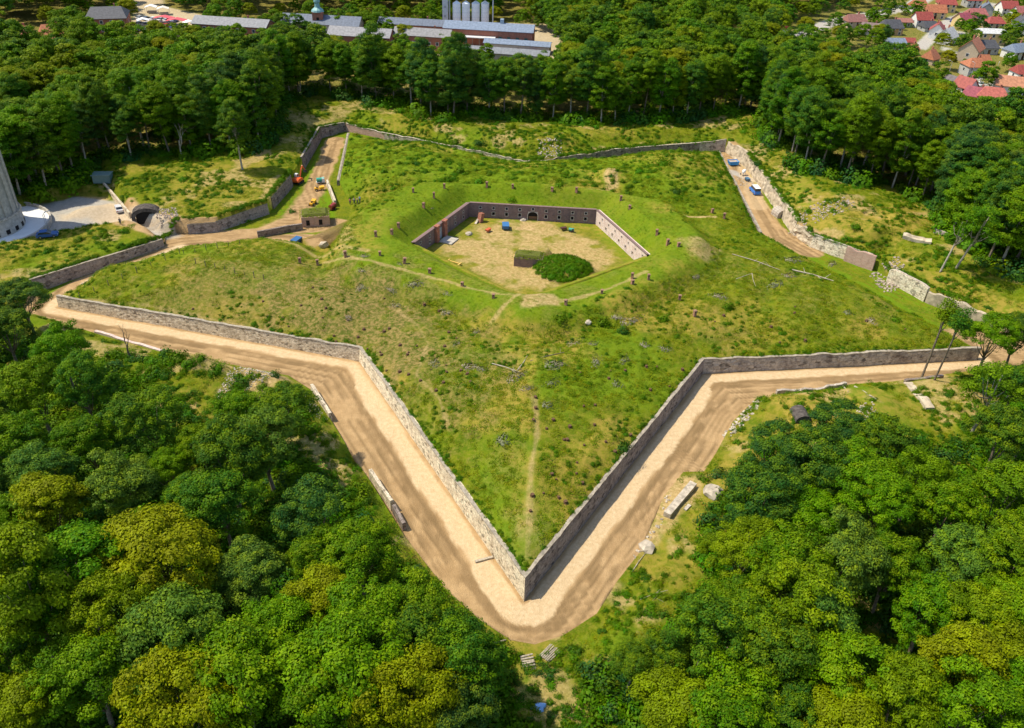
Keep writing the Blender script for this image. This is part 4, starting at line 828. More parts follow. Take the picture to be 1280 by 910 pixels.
# grass on the star
STq=offset(STAR,1.3)
TRL=[W(p_,z_) for p_,z_ in (([(405,325),(470,340),(560,362),(640,385),(690,392),(760,372),(805,350)],6),([(490,375),(520,400),(535,425),(520,460),(548,490),(560,520)],6),([(668,500),(672,540),(664,580),(662,640),(660,680)],6),([(660,235),(720,240),(790,248),(850,262),(895,262)],6),([(640,382),(700,388)],6),([(345,305),(400,322),(460,335)],4))]
SCR=W([(180,372),(300,345),(420,350),(490,370),(530,400),(560,440),(565,470),(480,475),(440,432),(330,408)],4)
def offtrail(x,y): return np.min([dline(x,y,t_) for t_ in TRL],0)>.75
def fstar(x,y,r): 
    return offtrail(x,y)&((r.random(len(x))>.75)|~inside(x,y,SCR))&~inside(x,y,offset(COURT,-1.0))&(r.random(len(x))<.35+.65*ss((fbm(x,y,6,131)-.40)/.2))
x,y,z=zone_pts(70000,STq,fstar,1); ringm=dline(x,y,COURT,True)<13
S_=np.where(ringm,.45,1.)*np.random.default_rng(2).uniform(.45,1.1,len(x))
scatter('grass',np.stack([x,y,z],1),S_,tsrc,('green grass and tall weeds growing over the star shaped earthwork','grass'),3)
x,y,z=zone_pts(9000,STq,lambda x,y,r: ~inside(x,y,offset(COURT,-12.))&(fbm(x,y,9,141)>.53),4)
scatter('weeds',np.stack([x,y,z-.05],1),np.random.default_rng(5).uniform(.25,.7,len(x)),wsrc,('leafy weeds in patches over the star shaped earthwork','weeds'),6,.8)
# outside of the ditch
OUTP=W([(-200,420),(-60,250),(100,190),(340,180),(380,110),(560,140),(950,140),(1170,240),(1400,330),(1500,600),(1200,900),(640,1300),(200,900)],2)
DPI=offset(DIT,-.9)
SOILP=W([(795,690),(805,650),(835,602),(862,592),(880,602),(868,620),(838,655),(815,690)],1)
def fout(x,y,r): return ~inside(x,y,DPI)&(sdist(x,y,YARD)<-.5)&(fbm(x,y,7,151)>.36)&~inside(x,y,SOILP)
x,y,z=zone_pts(60000,OUTP,fout,7); scatter('meadow_grass',np.stack([x,y,z],1),np.random.default_rng(8).uniform(.5,1.15,len(x)),tsrc,('rough grass on the banks around the ditch','grass'),9)
x,y,z=zone_pts(42000,OUTP,lambda x,y,r: fout(x,y,r)&(fbm(x,y,8,161)>.46),10); scatter('bank_weeds',np.stack([x,y,z-.05],1),np.random.default_rng(11).uniform(.3,.95,len(x)),wsrc+usrc[:2],('leafy weeds and brambles on the banks around the ditch','weeds'),12,.8)
EX=[];ES=[]
r_=np.random.default_rng(91)
for poly,off,i0,i1,n,sz_ in ((DIT,-1.1,31,len(DIT),1500,(.3,.9)),(STAR,1.2,0,3,420,(.25,.6)),(STAR,1.2,14,17,420,(.25,.6)),(STAR,2.0,10,14,500,(.3,.9))):
    P_=offset(poly,off); m_=len(P_)
    for i in range(i0,i1):
        a,b=P_[i%m_],P_[(i+1)%m_]; k=int(n*np.hypot(*(b-a))/250)+1; u=r_.uniform(0,1,k)[:,None]; EX.append(a+(b-a)*u+r_.normal(0,.25,(k,2))); ES.append(r_.uniform(*sz_,k))
EX=np.concatenate(EX); ES=np.concatenate(ES); kk=fbm(EX[:,0],EX[:,1],5,93)>.42; EX,ES=EX[kk],ES[kk]
scatter('wall_top_weeds',np.stack([EX[:,0],EX[:,1],HT(EX[:,0],EX[:,1])-.05],1),ES,wsrc+usrc[:1],('tufts of weeds growing along the wall tops','weeds'),94,.8)
# lush scrub in the rear hollow of the star
x,y,z=zone_pts(5200,STq,lambda x,y,r: (y>190)&~inside(x,y,offset(MOUND,-1.5))&(fbm(x,y,9,181)>.44),95); scatter('rear_scrub',np.stack([x,y,z-.05],1),np.random.default_rng(96).uniform(.4,1.25,len(x)),wsrc+usrc[:1],('dense low green scrub on the rear points of the star','scrub'),97,.75)
# undergrowth in the woods
NLu=W([(-330,400),(0,420),(90,440),(200,500),(250,540),(350,560),(420,620),(480,700),(560,780),(640,850),(660,1300),(-900,1300)],1); NRu=W([(920,640),(890,720),(840,800),(740,830),(740,1300),(2100,1300),(1600,400),(1290,450),(1225,560),(1130,560),(1080,560),(1000,580)],1)
PX=[];SX=[]
for k,(pl,n) in enumerate(((NLu,9000),(NRu,9000),(FOREST,22000))):
    def fu(x,y,r): 
        q=np.abs(x)<y*.72+40
        if pl is FOREST: q&=(sdist(x,y,FOREST)<26)&(y<330)&~inside(x,y,WORKS)&~inside(x,y,TOWN)
        return q
    if pl is FOREST:
        for a_,b_ in zip(north_front[2:-1],north_front[3:]):
            e_=b_-a_; L_=np.hypot(*e_); n_=np.array([-e_[1],e_[0]])/L_; q_=int(L_*.75); u_=rng.uniform(0,1,q_)[:,None]; P2=a_+e_*u_+n_*rng.uniform(-1.5,5,q_)[:,None]; PX.append(np.stack([P2[:,0],P2[:,1],HT(P2[:,0],P2[:,1])-.2],1)); SX.append(rng.uniform(1.6,5.,q_))
    x,y,z=zone_pts(n,pl,fu,13+k); PX.append(np.stack([x,y,z-.1],1)); SX.append(np.random.default_rng(20+k).uniform(.8,2.4 if k<2 else 3.4,len(x)))
for k,(pl,n) in enumerate(((W([(60,425),(130,440),(200,455),(330,480),(385,510),(405,560),(450,610),(500,690),(555,750),(600,785),(650,815),(660,960),(560,960),(400,700),(300,600),(150,520),(40,480)],1.5),2600),(W([(668,815),(720,800),(760,780),(790,850),(830,960),(640,960)],1),220),(W([(900,600),(960,560),(1040,540),(1100,560),(1000,640),(930,720),(880,780),(850,790)],1),700))):
    x,y,z=zone_pts(n,pl,lambda x,y,r: ~inside(x,y,DPI)&(fbm(x,y,6,171)>.43),41+k); PX.append(np.stack([x,y,z-.1],1)); SX.append(np.random.default_rng(50+k).uniform(.5 if k==1 else .7,1.0 if k==1 else 1.9,len(x)))
scatter('undergrowth',np.concatenate(PX),np.concatenate(SX),usrc,('dense green undergrowth below the trees','undergrowth'),15,.9)
# hedge on the courtyard island
ci_=ISL; r_=np.random.default_rng(31); n=520; a=r_.uniform(0,6.28,n); q=np.sqrt(r_.uniform(0,1,n))*.93; x=ci_[0]+6.6*q*np.cos(a); y=ci_[1]+5.4*q*np.sin(a)
scatter('island_bushes',np.stack([x,y,HT(x,y)-.1],1),r_.uniform(.4,.95,n)*(.7+.6*fbm(x,y,3,33)),[wsrc[2],wsrc[2],wsrc[0]],('dense green bushes covering the round mound in the courtyard','bushes'),32,.9)
# shrubs one can count
for i,(px,py,s,k) in enumerate([(700,400,1.6,'weeds'),(755,405,2.,'weeds'),(780,415,1.6,'dark'),(830,400,1.5,'weeds'),(910,385,1.7,'weeds'),(640,250,1.3,'bright'),(560,225,1.8,'weeds'),(600,228,1.7,'bright'),(700,232,1.8,'bright'),(480,215,1.4,'weeds'),(520,205,1.6,'mid'),
    (575,215,1.8,'weeds'),(830,205,2.2,'mid'),(800,215,1.8,'bright'),(850,190,1.6,'weeds'),(845,240,1.8,'dark'),(870,235,1.3,'weeds'),(445,170,1.5,'yellow'),(458,182,1.2,'yellow'),(600,180,2.,'dark'),(570,178,1.8,'mid'),(780,560,1.7,'dark'),(945,210,1.6,'dark'),(1060,300,1.6,'bright'),
    (1070,285,1.8,'weeds'),(900,595,2.,'dark'),(880,600,1.5,'mid'),(1185,330,1.5,'bright'),(1010,265,1.6,'bright'),(1120,400,1.3,'bright'),(745,160,1.6,'bright'),(640,160,2.,'mid'),(365,265,1.1,'mid'),(355,145,1.8,'yellow'),(500,140,2.2,'bright'),(930,165,1.8,'bright'),(1190,300,2.,'mid'),(310,275,1.,'bright'),(230,225,1.7,'bright'),(275,215,1.4,'bright'),(300,240,1.5,'mid'),(180,225,1.6,'weeds'),(100,300,1.5,'mid'),(130,295,1.6,'mid'),(155,290,1.4,'bright'),(60,315,1.4,'mid')]):
    p=G(px,py); zone='on the star earthwork' if inside(np.array([p.x]),np.array([p.y]),STAR)[0] else ('on the raised meadow or strip at the left' if px<340 else 'on the banks outside the ditch')
    col={'weeds':'leafy green','bright':'light green','mid':'mid green','dark':'dark green','yellow':'yellow flowering','pale':'pale'}[k]
    place_mesh(SH[k][i%2],'shrub',p,(s,s*rng.uniform(.8,1.1),s*.8),'%s bush %s'%(col,zone),'shrub','%s bushes %s'%(col,zone))
for i,(px,py,s) in enumerate([(432,317,1.),(455,320,1.3),(520,354,1.7),(497,381,1.4),(488,361,1.4),(453,338,1.2),(454,357,1.4),(560,390,1.4),(560,366,1.1),(595,415,1.2),(545,452,1.5),(590,458,1.7),(650,470,2.1),(690,455,1.9),(690,478,1.5),(700,455,1.4),(745,450,1.6),(780,450,1.5),(720,430,1.6),(630,548,2.),(600,460,1.3),(570,430,1.3),
    (660,485,1.2),(685,505,1.3),(770,478,1.4),(740,430,1.2),(790,400,2.1),(770,395,1.6),(990,325,2.2),(970,355,2.),(985,345,1.8),(1040,330,1.6),(900,370,1.6),(805,430,1.4),(830,435,1.4),(870,345,1.5),(1090,400,1.6),(1060,390,1.4),(540,260,.5),(450,360,1.3),(435,395,1.2),(500,330,.8)]):
    p=G(px,py); place_mesh(BR[i%2],'brush_pile',p,(s,s*rng.uniform(.6,.9),s*.8),'low grey heap of cut brushwood on the grassy star earthwork','brush pile','grey brushwood heaps on the star')
# ------------------------------------------------------------------ special trees
def spec_tree(key,px,py,s,label,**k):
    p=G(px,py); return tree(key,p.x,p.y,s,label,z=p.z-.2,**k)
spec_tree('slim0' if 'slim0' in TV else 'slim',1152,472,.95,'slim tree with a high tuft, left of two in front of the right wall',lean=.03,la=1)
spec_tree('slim',1168,475,.92,'slim tree with a high tuft, right of two in front of the right wall',lean=.06,la=.5)
spec_tree('sparse0',1175,340,1.,'leaning pale trunked tree above the right end wall',lean=.2,la=1.5)
spec_tree('sparse1',1195,335,1.05,'second leaning pale trunked tree at the right wood edge',lean=.25,la=1.6)
spec_tree('sparse1',1215,540,1.,'tree with several bare leaning stems at the right edge clearing',lean=.16,la=1.4)
spec_tree('tall1',303,212,.95,'single tall tree with a pale bare trunk at the raised meadow',group=None)
spec_tree('tall3',165,198,.9,'tall light tree at the back left corner of the raised meadow')
spec_tree('bright0',40,235,1.15,'broad yellowish green tree beside the stone tower')
spec_tree('poplar',155,98,.9,'dark columnar poplar, left of two by the market square',name='poplar_tree'); spec_tree('poplar',170,100,.98,'dark columnar poplar, right of two by the market square',name='poplar_tree')
spec_tree('conifer',1103,62,.9,'dark conifer among the houses at the top right',name='conifer_tree'); spec_tree('conifer',1135,90,.95,'blue green conifer at the lower edge of the housing estate',name='conifer_tree')
def bare_tree(name,label,p,h,seed,m,r0=.16,spread=.5):
    q=random.Random(seed); mb=MB()
    def br(s,d,L,r,lv):
        e=s+d*L; mid=s+d*L*.5+Vector((q.uniform(-.1,.1),q.uniform(-.1,.1),0))*L; mb.tube([s,mid,e],[r,r*.8,r*.55],6)
        if lv>0:
            for k in range(2 if lv>1 else 3):
                a=q.uniform(0,6.28); nd=(d+Vector((math.cos(a),math.sin(a),q.uniform(-.1,.4)))*spread).normalized(); br(s+(e-s)*q.uniform(.6,1),nd,L*q.uniform(.55,.8),r*.5,lv-1)
    d=Vector((0,0,1)); br(Vector(p)-Vector((0,0,.3)),d,h*.34,r0,4)
    o=mb.build(name,m); return tag(o,label,'dead tree')
bare_tree('dead_tree','leafless forked dark tree standing by the left end of the brown road',G(163,447),9.0,3,MT['bark'],.22,.35)
bare_tree('dead_tree','grey leafless tree in front of the wood behind the raised meadow',G(228,198),15,8,MT['palebark'],.26,.35)
bare_tree('dead_tree','pale bare branched tree rising from the right wood near the lower right corner',U(1185,775,4)+(2.,),13,12,MT['palebark'],.26,.55)
bare_tree('dead_tree','thin leaning leafless trunk on the right edge beside the pale path',G(1060,483),2.2,15,MT['palebark'],.05)
# ------------------------------------------------------------------ chimneys, stumps, logs, stones
def chimney0(p,label,group):
    t=thing('ventilation_chimney',label,'chimney',p,.1,group); MB().box((0,0,.55),(.62,.62,1.7),taper=.96).build('shaft',MT['chimney'],t)
    MB().box((0,0,1.45),(.74,.74,.14)).box((0,0,1.56),(.5,.5,.1)).build('cap',cm('cap_brick',(.33,.19,.13),.9,.1),t); MB().box((0,-.318,1.1),(.2,.02,.3)).box((0,.318,1.1),(.2,.02,.3)).build('vent_slot',MT['hole'],t); return t
ch=[(480+a/3.556,220+b/3.556) for a,b in ((130,62),(222,87),(176,130),(65,218),(35,250),(90,378),(203,420),(348,478),(486,532),(808,562),(968,512),(1103,470),(1175,450),(1213,250),(1260,295),(1092,135),(1052,98),(855,60),(747,55),(572,42),(457,38),(268,45))]+[(475,316),(397,328),(375,326),(432,318),(905,270),(890,263),(849,372),(868,392),(470,293),(790,345),(848,305)]
c0=None
for px,py in ch:
    p=G(px,py+3); q='left and front' if px<660 and py>300 else ('right' if px>740 and py>270 else ('rear' if px>540 else 'far left'))
    lab='small square brick ventilation chimney on the %s part of the courtyard rampart'%q; gp='brick chimneys, %s part of the rampart'%q
    if c0 is None: c0=chimney0(p,lab,gp); c0.scale=(.75,.75,.7)
    else: dup(c0,p,rng.uniform(-.5,.5),(rng.uniform(.7,.92),rng.uniform(.7,.92),rng.uniform(.55,.88)),lab,gp).rotation_euler[rng.integers(2)]=rng.normal(0,.05)
st=MB(); st.tube([(0,0,-.1),(0,0,.35)],[.34,.27],9); st.tube([(0,0,.1),(.45,.1,-.05)],[.13,.05],5); st.tube([(0,0,.1),(-.35,.3,-.05)],[.13,.05],5); stm=st.mesh('tree_stump',MT['stump'])
r_=np.random.default_rng(77); k=0
for reg,n,lb in (([(430,360),(560,380),(600,500),(500,480),(400,420),(300,400),(230,390),(300,350)],42,'left'),([(660,480),(760,440),(860,460),(780,560),(700,660),(650,640)],34,'right'),([(860,400),(1000,380),(1150,410),(900,440)],10,'far right')):
    rp=np.array(reg,float); lo,hi=rp.min(0),rp.max(0); m_=0
    while m_<n:
        px,py=r_.uniform(lo,hi)
        if not inside(np.array([px]),np.array([py]),rp)[0]: continue
        p=G(px,py); s=r_.uniform(.5,1.05); place_mesh(stm,'tree_stump',p,s,'dark cut tree stump on the %s flank of the front bastion'%lb,'tree stump','tree stumps on the %s flank of the bastion'%lb); m_+=1
def log(label,a,b,r,m='deadwood',name='fallen_trunk',cat='log',br=0,seed=0):
    A=G(*a); B=G(*b); A.z+=r; B.z+=r; q=random.Random(seed); mb=MB(); mid=(A+B)/2+Vector((q.uniform(-.3,.3),q.uniform(-.3,.3),.1)); mb.tube([A,mid,B],[r,r*.8,r*.45],7)
    for k in range(br):
        s=A+(B-A)*q.uniform(.3,.9); e=s+Vector((q.uniform(-1.6,1.6),q.uniform(-1.6,1.6),q.uniform(.1,.8))); mb.tube([s,e],[r*.5,r*.15],5)
    return tag(mb.build(name,MT[m]),label,cat)
log('fallen bleached trunk with branches, forked Y shape, near the middle of the bastion',(615,455),(650,466),.1,br=3,seed=1)
log('pale bare branch standing from the brushwood in the middle of the bastion',(647,463),(659,445),.09,seed=2)
log('dark fallen branch above the brushwood heaps',(663,452),(705,441),.1,'bark',br=3,seed=3)
log('thin long pale stick right of the central brushwood',(655,466),(700,461),.06,seed=4)
log('bleached fallen trunk with split end on the right slope, lower one',(990,338),(1042,352),.16,br=4,seed=5)
log('bleached fallen trunk on the right slope, upper left one',(915,318),(975,338),.10,br=5,seed=6)
log('short pale stick on the right slope',(920,349),(940,342),.07,seed=7)
log('thin bent branch next to the short pale stick',(940,342),(945,360),.06,seed=8)
log('long trunk lying along the low rubble wall on the right bank',(1068,484),(1095,500),.16,br=2,seed=9)
log('log lying in the clearing below the front tip at the left',(608,808),(632,801),.18,seed=10)
log('thin sticks lying on the grass right of the front tip',(790,715),(808,690),.06,seed=11,br=3)
log('thin sticks lying lower on the grass right of the front tip',(800,750),(835,738),.06,seed=12,br=4)
log('pale trunk by the grass mound near the low rubble wall',(1052,482),(1060,490),.14,seed=13)
t=thing('log_stack','stack of short pale cut logs in the clearing below the front tip','log stack',G(661,833),.2)
for k in range(9): MB().tube([(-.75,k*.34-1.4,.1),(.75,k*.34-1.4+.08*(k%3),.12)],[.14,.12],8).build('log',MT['deadwood'],t)
t=thing('log_stack','loose heap of grey branches beside the log stack','log stack',G(686,817),.9)
for k in range(7): MB().tube([(-1.,k*.22-.7,.1+.05*(k%2)),(1.1,k*.25-.9,.15+.1*(k%3))],[.09,.06],6).build('branch',MT['deadwood'],t)
def slab(label,a,b,w_,h,m,name='concrete_beam',cat='beam',up=0):
    A=G(*a); B=G(*b); d=B-A; mb=MB(); c=(A+B)/2; n=6
    rz=math.atan2(d.y,d.x); mb.box((c.x,c.y,c.z+h/2+up),(math.hypot(d.x,d.y),w_,h),rz,-math.atan2(d.z,math.hypot(d.x,d.y)))
    return tag(mb.build(name,MT[m]),label,cat)
slab('long pale concrete beam lying on the grass bank right of the road',(833,647),(866,608),1.1,.9,'rock')
slab('low timber edge step across the pale path left of the front tip',(594,703),(616,697),.35,.25,'deadwood','edging_step','edging')
slab('short thin slab beside the long pale beam',(856,638),(862,632),.5,.25,'rock')
def rock_mesh(seed,m):
    import bmesh
    bm=bmesh.new(); bmesh.ops.create_icosphere(bm,subdivisions=2,radius=.5); q=random.Random(seed)
    for v in bm.verts: v.co*=q.uniform(.78,1.18); v.co.z*=.7
    me=bpy.data.meshes.new('rock'); bm.to_mesh(me); bm.free(); me.materials.append(MT[m]); return me
RK=[rock_mesh(i,'rock') for i in range(3)]; RKD=[rock_mesh(i,'rubble') for i in range(3)]
place_mesh(RK[0],'boulder',G(735,403),1.3,'single pale boulder on the grass below the courtyard','boulder'); place_mesh(RK[1],'boulder',G(405,306),2.3,'large pale boulder on the grass beside the yard of the small casemate','boulder'); place_mesh(RK[2],'boulder',G(891,616),3.,'pale rock at the edge of the right wood by the soil patch','boulder')
place_mesh(RK[1],'boulder',G(808,684),2.4,'flat pale stone where the soil patch ends right of the road','boulder'); place_mesh(RK[0],'boulder',G(654,275),1.6,'white stone before the arched gate in the courtyard','boulder'); place_mesh(RK[2],'boulder',G(586,293),1.7,'pale slab of stone on the courtyard grass near the left wall','boulder')
def rubble(label,pts,n,smin,smax,seed,meshes=RK,name='rubble',wd=2.):
    r=np.random.default_rng(seed); pl=W(pts,1.5); x,y,z=zone_pts(n*4,pl,None,seed); x,y,z=x[:int(n*1.5)],y[:int(n*1.5)],z[:int(n*1.5)]; V=[];Fc=[]
    mb=MB()
    for a,b,c in zip(x,y,z):
        s=r.uniform(smin,smax)*.72; mb.box((a,b,c+s*.15),(s,s*r.uniform(.5,1),s*r.uniform(.35,.7)),r.uniform(0,3),r.uniform(-.4,.4),r.uniform(-.4,.4),taper=r.uniform(.6,.95))
    o=mb.build(name,meshes[0].materials[0]); return tag(o,label,'rubble',kind='stuff')
rubble('scattered pale stones on the bank inside the bend of the brown road',[(270,505),(290,470),(320,462),(350,462),(345,475),(300,500),(280,515)],260,.15,.55,1)
rubble('stones on the bank by the short pale wall stub',[(365,490),(385,490),(410,520),(395,530),(375,510)],120,.15,.5,2)
rubble('grey stones beside the dark yard wall near the blue trailer',[(310,298),(340,295),(345,301),(325,306)],120,.2,.5,3,RKD); rubble('pale rubble ridge left of the blue trailer',[(346,296),(368,294),(372,302),(350,304)],160,.2,.55,4)
rubble('rubble and roots beside the low wall on the right bank',[(905,535),(930,510),(945,495),(955,500),(940,520),(915,545)],140,.2,.8,5); rubble('white stones between road and soil patch right of the front tip',[(790,690),(825,640),(835,605),(842,607),(830,645),(797,695)],100,.15,.6,6)
rubble('white rubble across the van track near the blue skip',[(905,216),(935,214),(945,224),(912,228)],90,.15,.5,7); rubble('rubble heap at the ruined niche behind the hill',[(670,188),(700,186),(705,200),(675,202)],120,.2,.8,8); rubble('dark branches and rubble on the bank right of the van track',[(985,285),(1010,272),(1050,268),(1065,275),(1045,285),(1000,293)],200,.2,.7,19,RKD); rubble('debris below the ruined brick wall',[(1085,335),(1120,330),(1135,350),(1110,360)],120,.2,.9,9,RKD)
rubble('stones beside the narrow left path under the retaining wall',[(95,348),(120,338),(125,345),(100,354)],70,.15,.5,10); rubble('stones beside the left path near the road junction',[(168,322),(185,315),(190,320),(172,328)],60,.15,.5,11); rubble('brown branches and rubble by the dark tunnel mouth',[(195,272),(222,270),(226,282),(200,284)],130,.2,.6,12,RKD)
rubble('stones in the clearing on the right below the rubble wall',[(1065,520),(1085,512),(1095,528),(1075,535)],50,.2,.5,13)
tick('small')
# ------------------------------------------------------------------ small casemate and island casemate, tunnel mouths
def casemate(label,p,L,Wd,h,rz,m,name='brick_casemate',ops=1):
    t=thing(name,label,'casemate',p,rz); mb=MB(); mb.box((0,0,h/2-.3),(L,Wd,h+.6)); mb.build('wall',m,t)
    rr=np.random.default_rng(int(L*10)); n=int(L*Wd*34); cx_,cy_=rr.uniform(-L/2-.35,L/2+.35,n),rr.uniform(-Wd/2-.35,Wd/2+.35,n); C=np.stack([cx_,cy_,h-.1+rr.uniform(.0,.55,n)+.6*(1-np.maximum(abs(cx_)/L*2,abs(cy_)/Wd*2))],1); V,F_=leaves(C,np.tile([0,0,1.],(n,1)),.3,1.,3); A=np.tile([.5,.5,0,1],(4*n,1))
    go=bpy.data.objects.new('grass_roof',npmesh('grass_roof',V,F_,MT['grass'],attr={'leaf':A})); COL.objects.link(go); go.parent=t
    MB().box((0,0,h+.35),(L*.94,Wd*.9,.5),taper=.8).build('roof_soil',cm('roof_soil',(.12,.13,.03),.95,.05),t)
    for k in range(ops): MB().box((-L*.28+k*L*.45,-Wd/2-.02,h*.42),(.8,.06,1.3)).build('opening',MT['hole'],t)
    return t
casemate('small ruined brick casemate with a grass roof between the digger track and the yard',G(395,278),6.5,4.5,2.4,.25,MT['brick_ruin'],ops=2)
casemate('low purple brick casemate with grass on top in front of the island in the courtyard',Vector((*U(661,330,FLOOR),FLOOR)),6.2,3.2,2.1,-.12,MT['brick_dark'],'island_casemate',0)
def tunnel(label,p,w_,h,rz,m):
    t=thing('tunnel_mouth',label,'tunnel entrance',p,rz,None); pr=[(-w_/2-.9,-.5),(-w_/2-.9,h*.75),(-w_/2,h+.6),(w_/2,h+.6),(w_/2+.9,h*.75),(w_/2+.9,-.5)]
    ip=[(-w_/2,-.5)]+[(-w_/2*math.cos(k*math.pi/8),h*.55+h*.45*math.sin(k*math.pi/8)) for k in range(9)]+[(w_/2,-.5)]
    mb=MB(); o=[(pr[0])]+[(-(w_/2+.9)*math.cos(k*math.pi/8),h*.6+(h*.45+.7)*math.sin(k*math.pi/8)) for k in range(9)]+[pr[-1]]
    for (a,b,c,d) in zip(o,o[1:],ip[1:],ip): mb.quad((a[0],0,a[1]),(b[0],0,b[1]),(c[0],0,c[1]),(d[0],0,d[1])); mb.quad((a[0],0,a[1]),(b[0],0,b[1]),(b[0],3,b[1]),(a[0],3,a[1]))
    mb.build('portal',m,t); s=MB(); s.poly([(x,.5,z) for x,z in ip]); s.build('dark_interior',MT['hole'],t); return t
tunnel('dark masonry tunnel entrance in the raised meadow beside the gravel yard',G(184,278),4.4,2.6,.3,cm('sooty_masonry',(.10,.085,.075),.95,.05,0,.4))  # dark mottled tone over the whole portal
tunnel('dark arched hole in the mound of the right bank below the low wall',G(1004,529),.8,.7,.1,cm('sooty_masonry',(.055,.048,.045)))
tunnel('dark hole in the cream wall right of the van track',G(979,270),1.4,1.3,.3,MT['stone_mix'])
# fence posts on the grass slope
pm=MB().box((0,0,.55),(.1,.1,1.3)).mesh('fence_post',MT['bark'])
for a,b,n in (((100,372),(225,318),8),((230,318),(300,306),6),((245,330),(330,350),8)):
    for k in range(n):
        u=k/(n-1); p=G(a[0]+(b[0]-a[0])*u,a[1]+(b[1]-a[1])*u); place_mesh(pm,'fence_post',p,rng.uniform(.8,1.2),'thin dark wooden post on the grass by the left path','post','thin posts by the left path')
# ------------------------------------------------------------------ stone tower at the left edge
tp=Vector((*U(-14,286,.5),.3)); t=thing('stone_tower','massive round grey concrete tower with ribs at the left edge, its top out of view','tower',tp)
MB().cyl((0,0,0.2),7.6,4.2,56,7.4).build('base_drum',MT['concrete'],t)
MB().cyl((0,0,4.3),7.0,30,56,6.3).build('shaft',MT['concrete'],t)
for k in range(20):
    a=k*math.pi/10; MB().box((7.0*math.cos(a),7.0*math.sin(a),18),(.5,.9,27.5),a).build('rib',MT['concrete'],t)
MB().cyl((0,0,4.1),7.75,.35,56,7.6).build('ledge',MT['rock'],t)
for k in range(20):
    a=k*math.pi/10+.15; MB().box((7.5*math.cos(a),7.5*math.sin(a),1.3),(.2,.9,1.0),a).build('window',MT['hole'],t)
t=thing('tower_terrace','round white concrete terrace with a rim wall around the foot of the tower','terrace',tp)
MB().cyl((0,0,-.3),12.6,.8,72).build('floor',MT['whiteconc'],t)
mb=MB(); n=72
for (r0,r1,z0,z1) in ((12.6,13.0,-.5,1.3),): mb.loft([[Vector((r*math.cos(2*math.pi*k/n),r*math.sin(2*math.pi*k/n),z)) for k in range(n)] for r,z in ((r1,z0),(r1,z1),(r0,z1),(r0,z0))],cap=False)
mb.build('rim_wall',MT['concrete'],t)
tag(MB().box(G(130,228)+Vector((0,0,1.2)),(4.2,2.4,2.0),.1).box(G(130,228)+Vector((0,0,2.3)),(4.6,2.8,.18),.1).build('flat_cabin',cm('container_white',(.16,.24,.22))),'small dark green flat roofed cabin between the wood and the raised meadow','cabin')
def lamp(px,py,label,h=6,g=None):
    t=thing('street_lamp',label,'street lamp',G(px,py),rng.uniform(0,3),g); MB().tube([(0,0,0),(0,0,h),(.9,0,h+.3)],[.08,.06,.04],6).build('pole',cm('pole_grey',(.5,.5,.5),.5,.5,.3),t); MB().box((1.1,0,h+.28),(.6,.22,.12)).build('lamp_head',cm('lamp_grey',(.6,.6,.6)),t); return t
lamp(61,287,'lamp post on the gravel yard right of the round terrace',4); lamp(58,284,'thin pole standing left of the yard lamp post',3)
# ------------------------------------------------------------------ vehicles
def wheels(t,xs,y,r=.33,w_=.22):
    for x in xs:
        for s in (-1,1):
            wmb=MB(); n=14; wmb.loft([[Vector((x+r*math.cos(q),s*y+dy,r+r*math.sin(q))) for q in [2*math.pi*k/n for k in range(n)]] for dy in (-w_/2,w_/2)]); wo=wmb.build('wheel',cm('tyre',(.03,.03,.03),.9,.1),t)
            h=MB(); h.loft([[Vector((x+r*.55*math.cos(q),s*(y+w_/2+.01)+dy,r+r*.55*math.sin(q))) for q in [2*math.pi*k/n for k in range(n)]] for dy in (-.01,.01)]); h.build('rim',cm('rim',(.5,.5,.5),.3,.5,.8),wo)
def inset(mb,pr,y,s,k):
    pass
def car(label,p,rz,col,kind='car',group=None):
    t=thing('parked_car' if kind=='car' else 'parked_van',label,kind,p,rz,group); c=cm('paint_%d_%d_%d'%tuple(int(v*100) for v in col),col,.3,.5,.0,.03)
    if kind=='car':
        L=4.3; b=[(-L/2,.35),(-L/2,.85),(-L/2+.15,.95),(-1.5,1.0),(.95,.98),(1.95,.85),(L/2,.68),(L/2,.35)]; cb=[(-1.75,.97),(-1.35,1.43),(.1,1.46),(.95,.97)]
    else:
        L=5.1; b=[(-L/2,.35),(-L/2,1.1),(-L/2+.05,1.2),(1.5,1.2),(2.3,1.0),(L/2,.8),(L/2,.35)]; cb=[(-L/2+.05,1.15),(-L/2+.15,2.0),(1.0,2.0),(1.75,1.15)]
    MB().prof(b,-.88,.88).build('body',c,t); 
    cx=sum(q[0] for q in cb)/4; MB().prof(cb,-.80,.80).build('cabin',cm('car_glass',(.03,.04,.05),.1,.6),t)
    zt=cb[1][1]; MB().box(((cb[1][0]+cb[2][0])/2,0,zt+.01),(abs(cb[2][0]-cb[1][0])+.1,1.58,.06)).build('roof',cm('van_white',(.85,.86,.87),.3) if kind=='van' and col[2]>.4 else c,t)
    wheels(t,(-L*.31,L*.31),.80)
    for s in (-1,1): MB().box((L/2+.005,s*.62,.68),(.05,.32,.16)).build('headlight',cm('lens',(.8,.8,.78),.2),t); MB().box((-L/2-.005,s*.66,.78),(.05,.2,.2)).build('tail_light',cm('tail_red',(.5,.02,.02),.3),t)
    return t
vz=U(943,241); car('bright blue van with a white roof parked in the dug track',Vector((*vz,.05)),R(97),(.02,.22,.75),'van').scale=(.82,.95,.95)
vz=G(150,263); car('small light car parked at the edge of the gravel yard',vz,R(120),(.6,.6,.62)); car('blue car parked beside the round terrace wall',G(60,296),R(20),(.03,.1,.3))
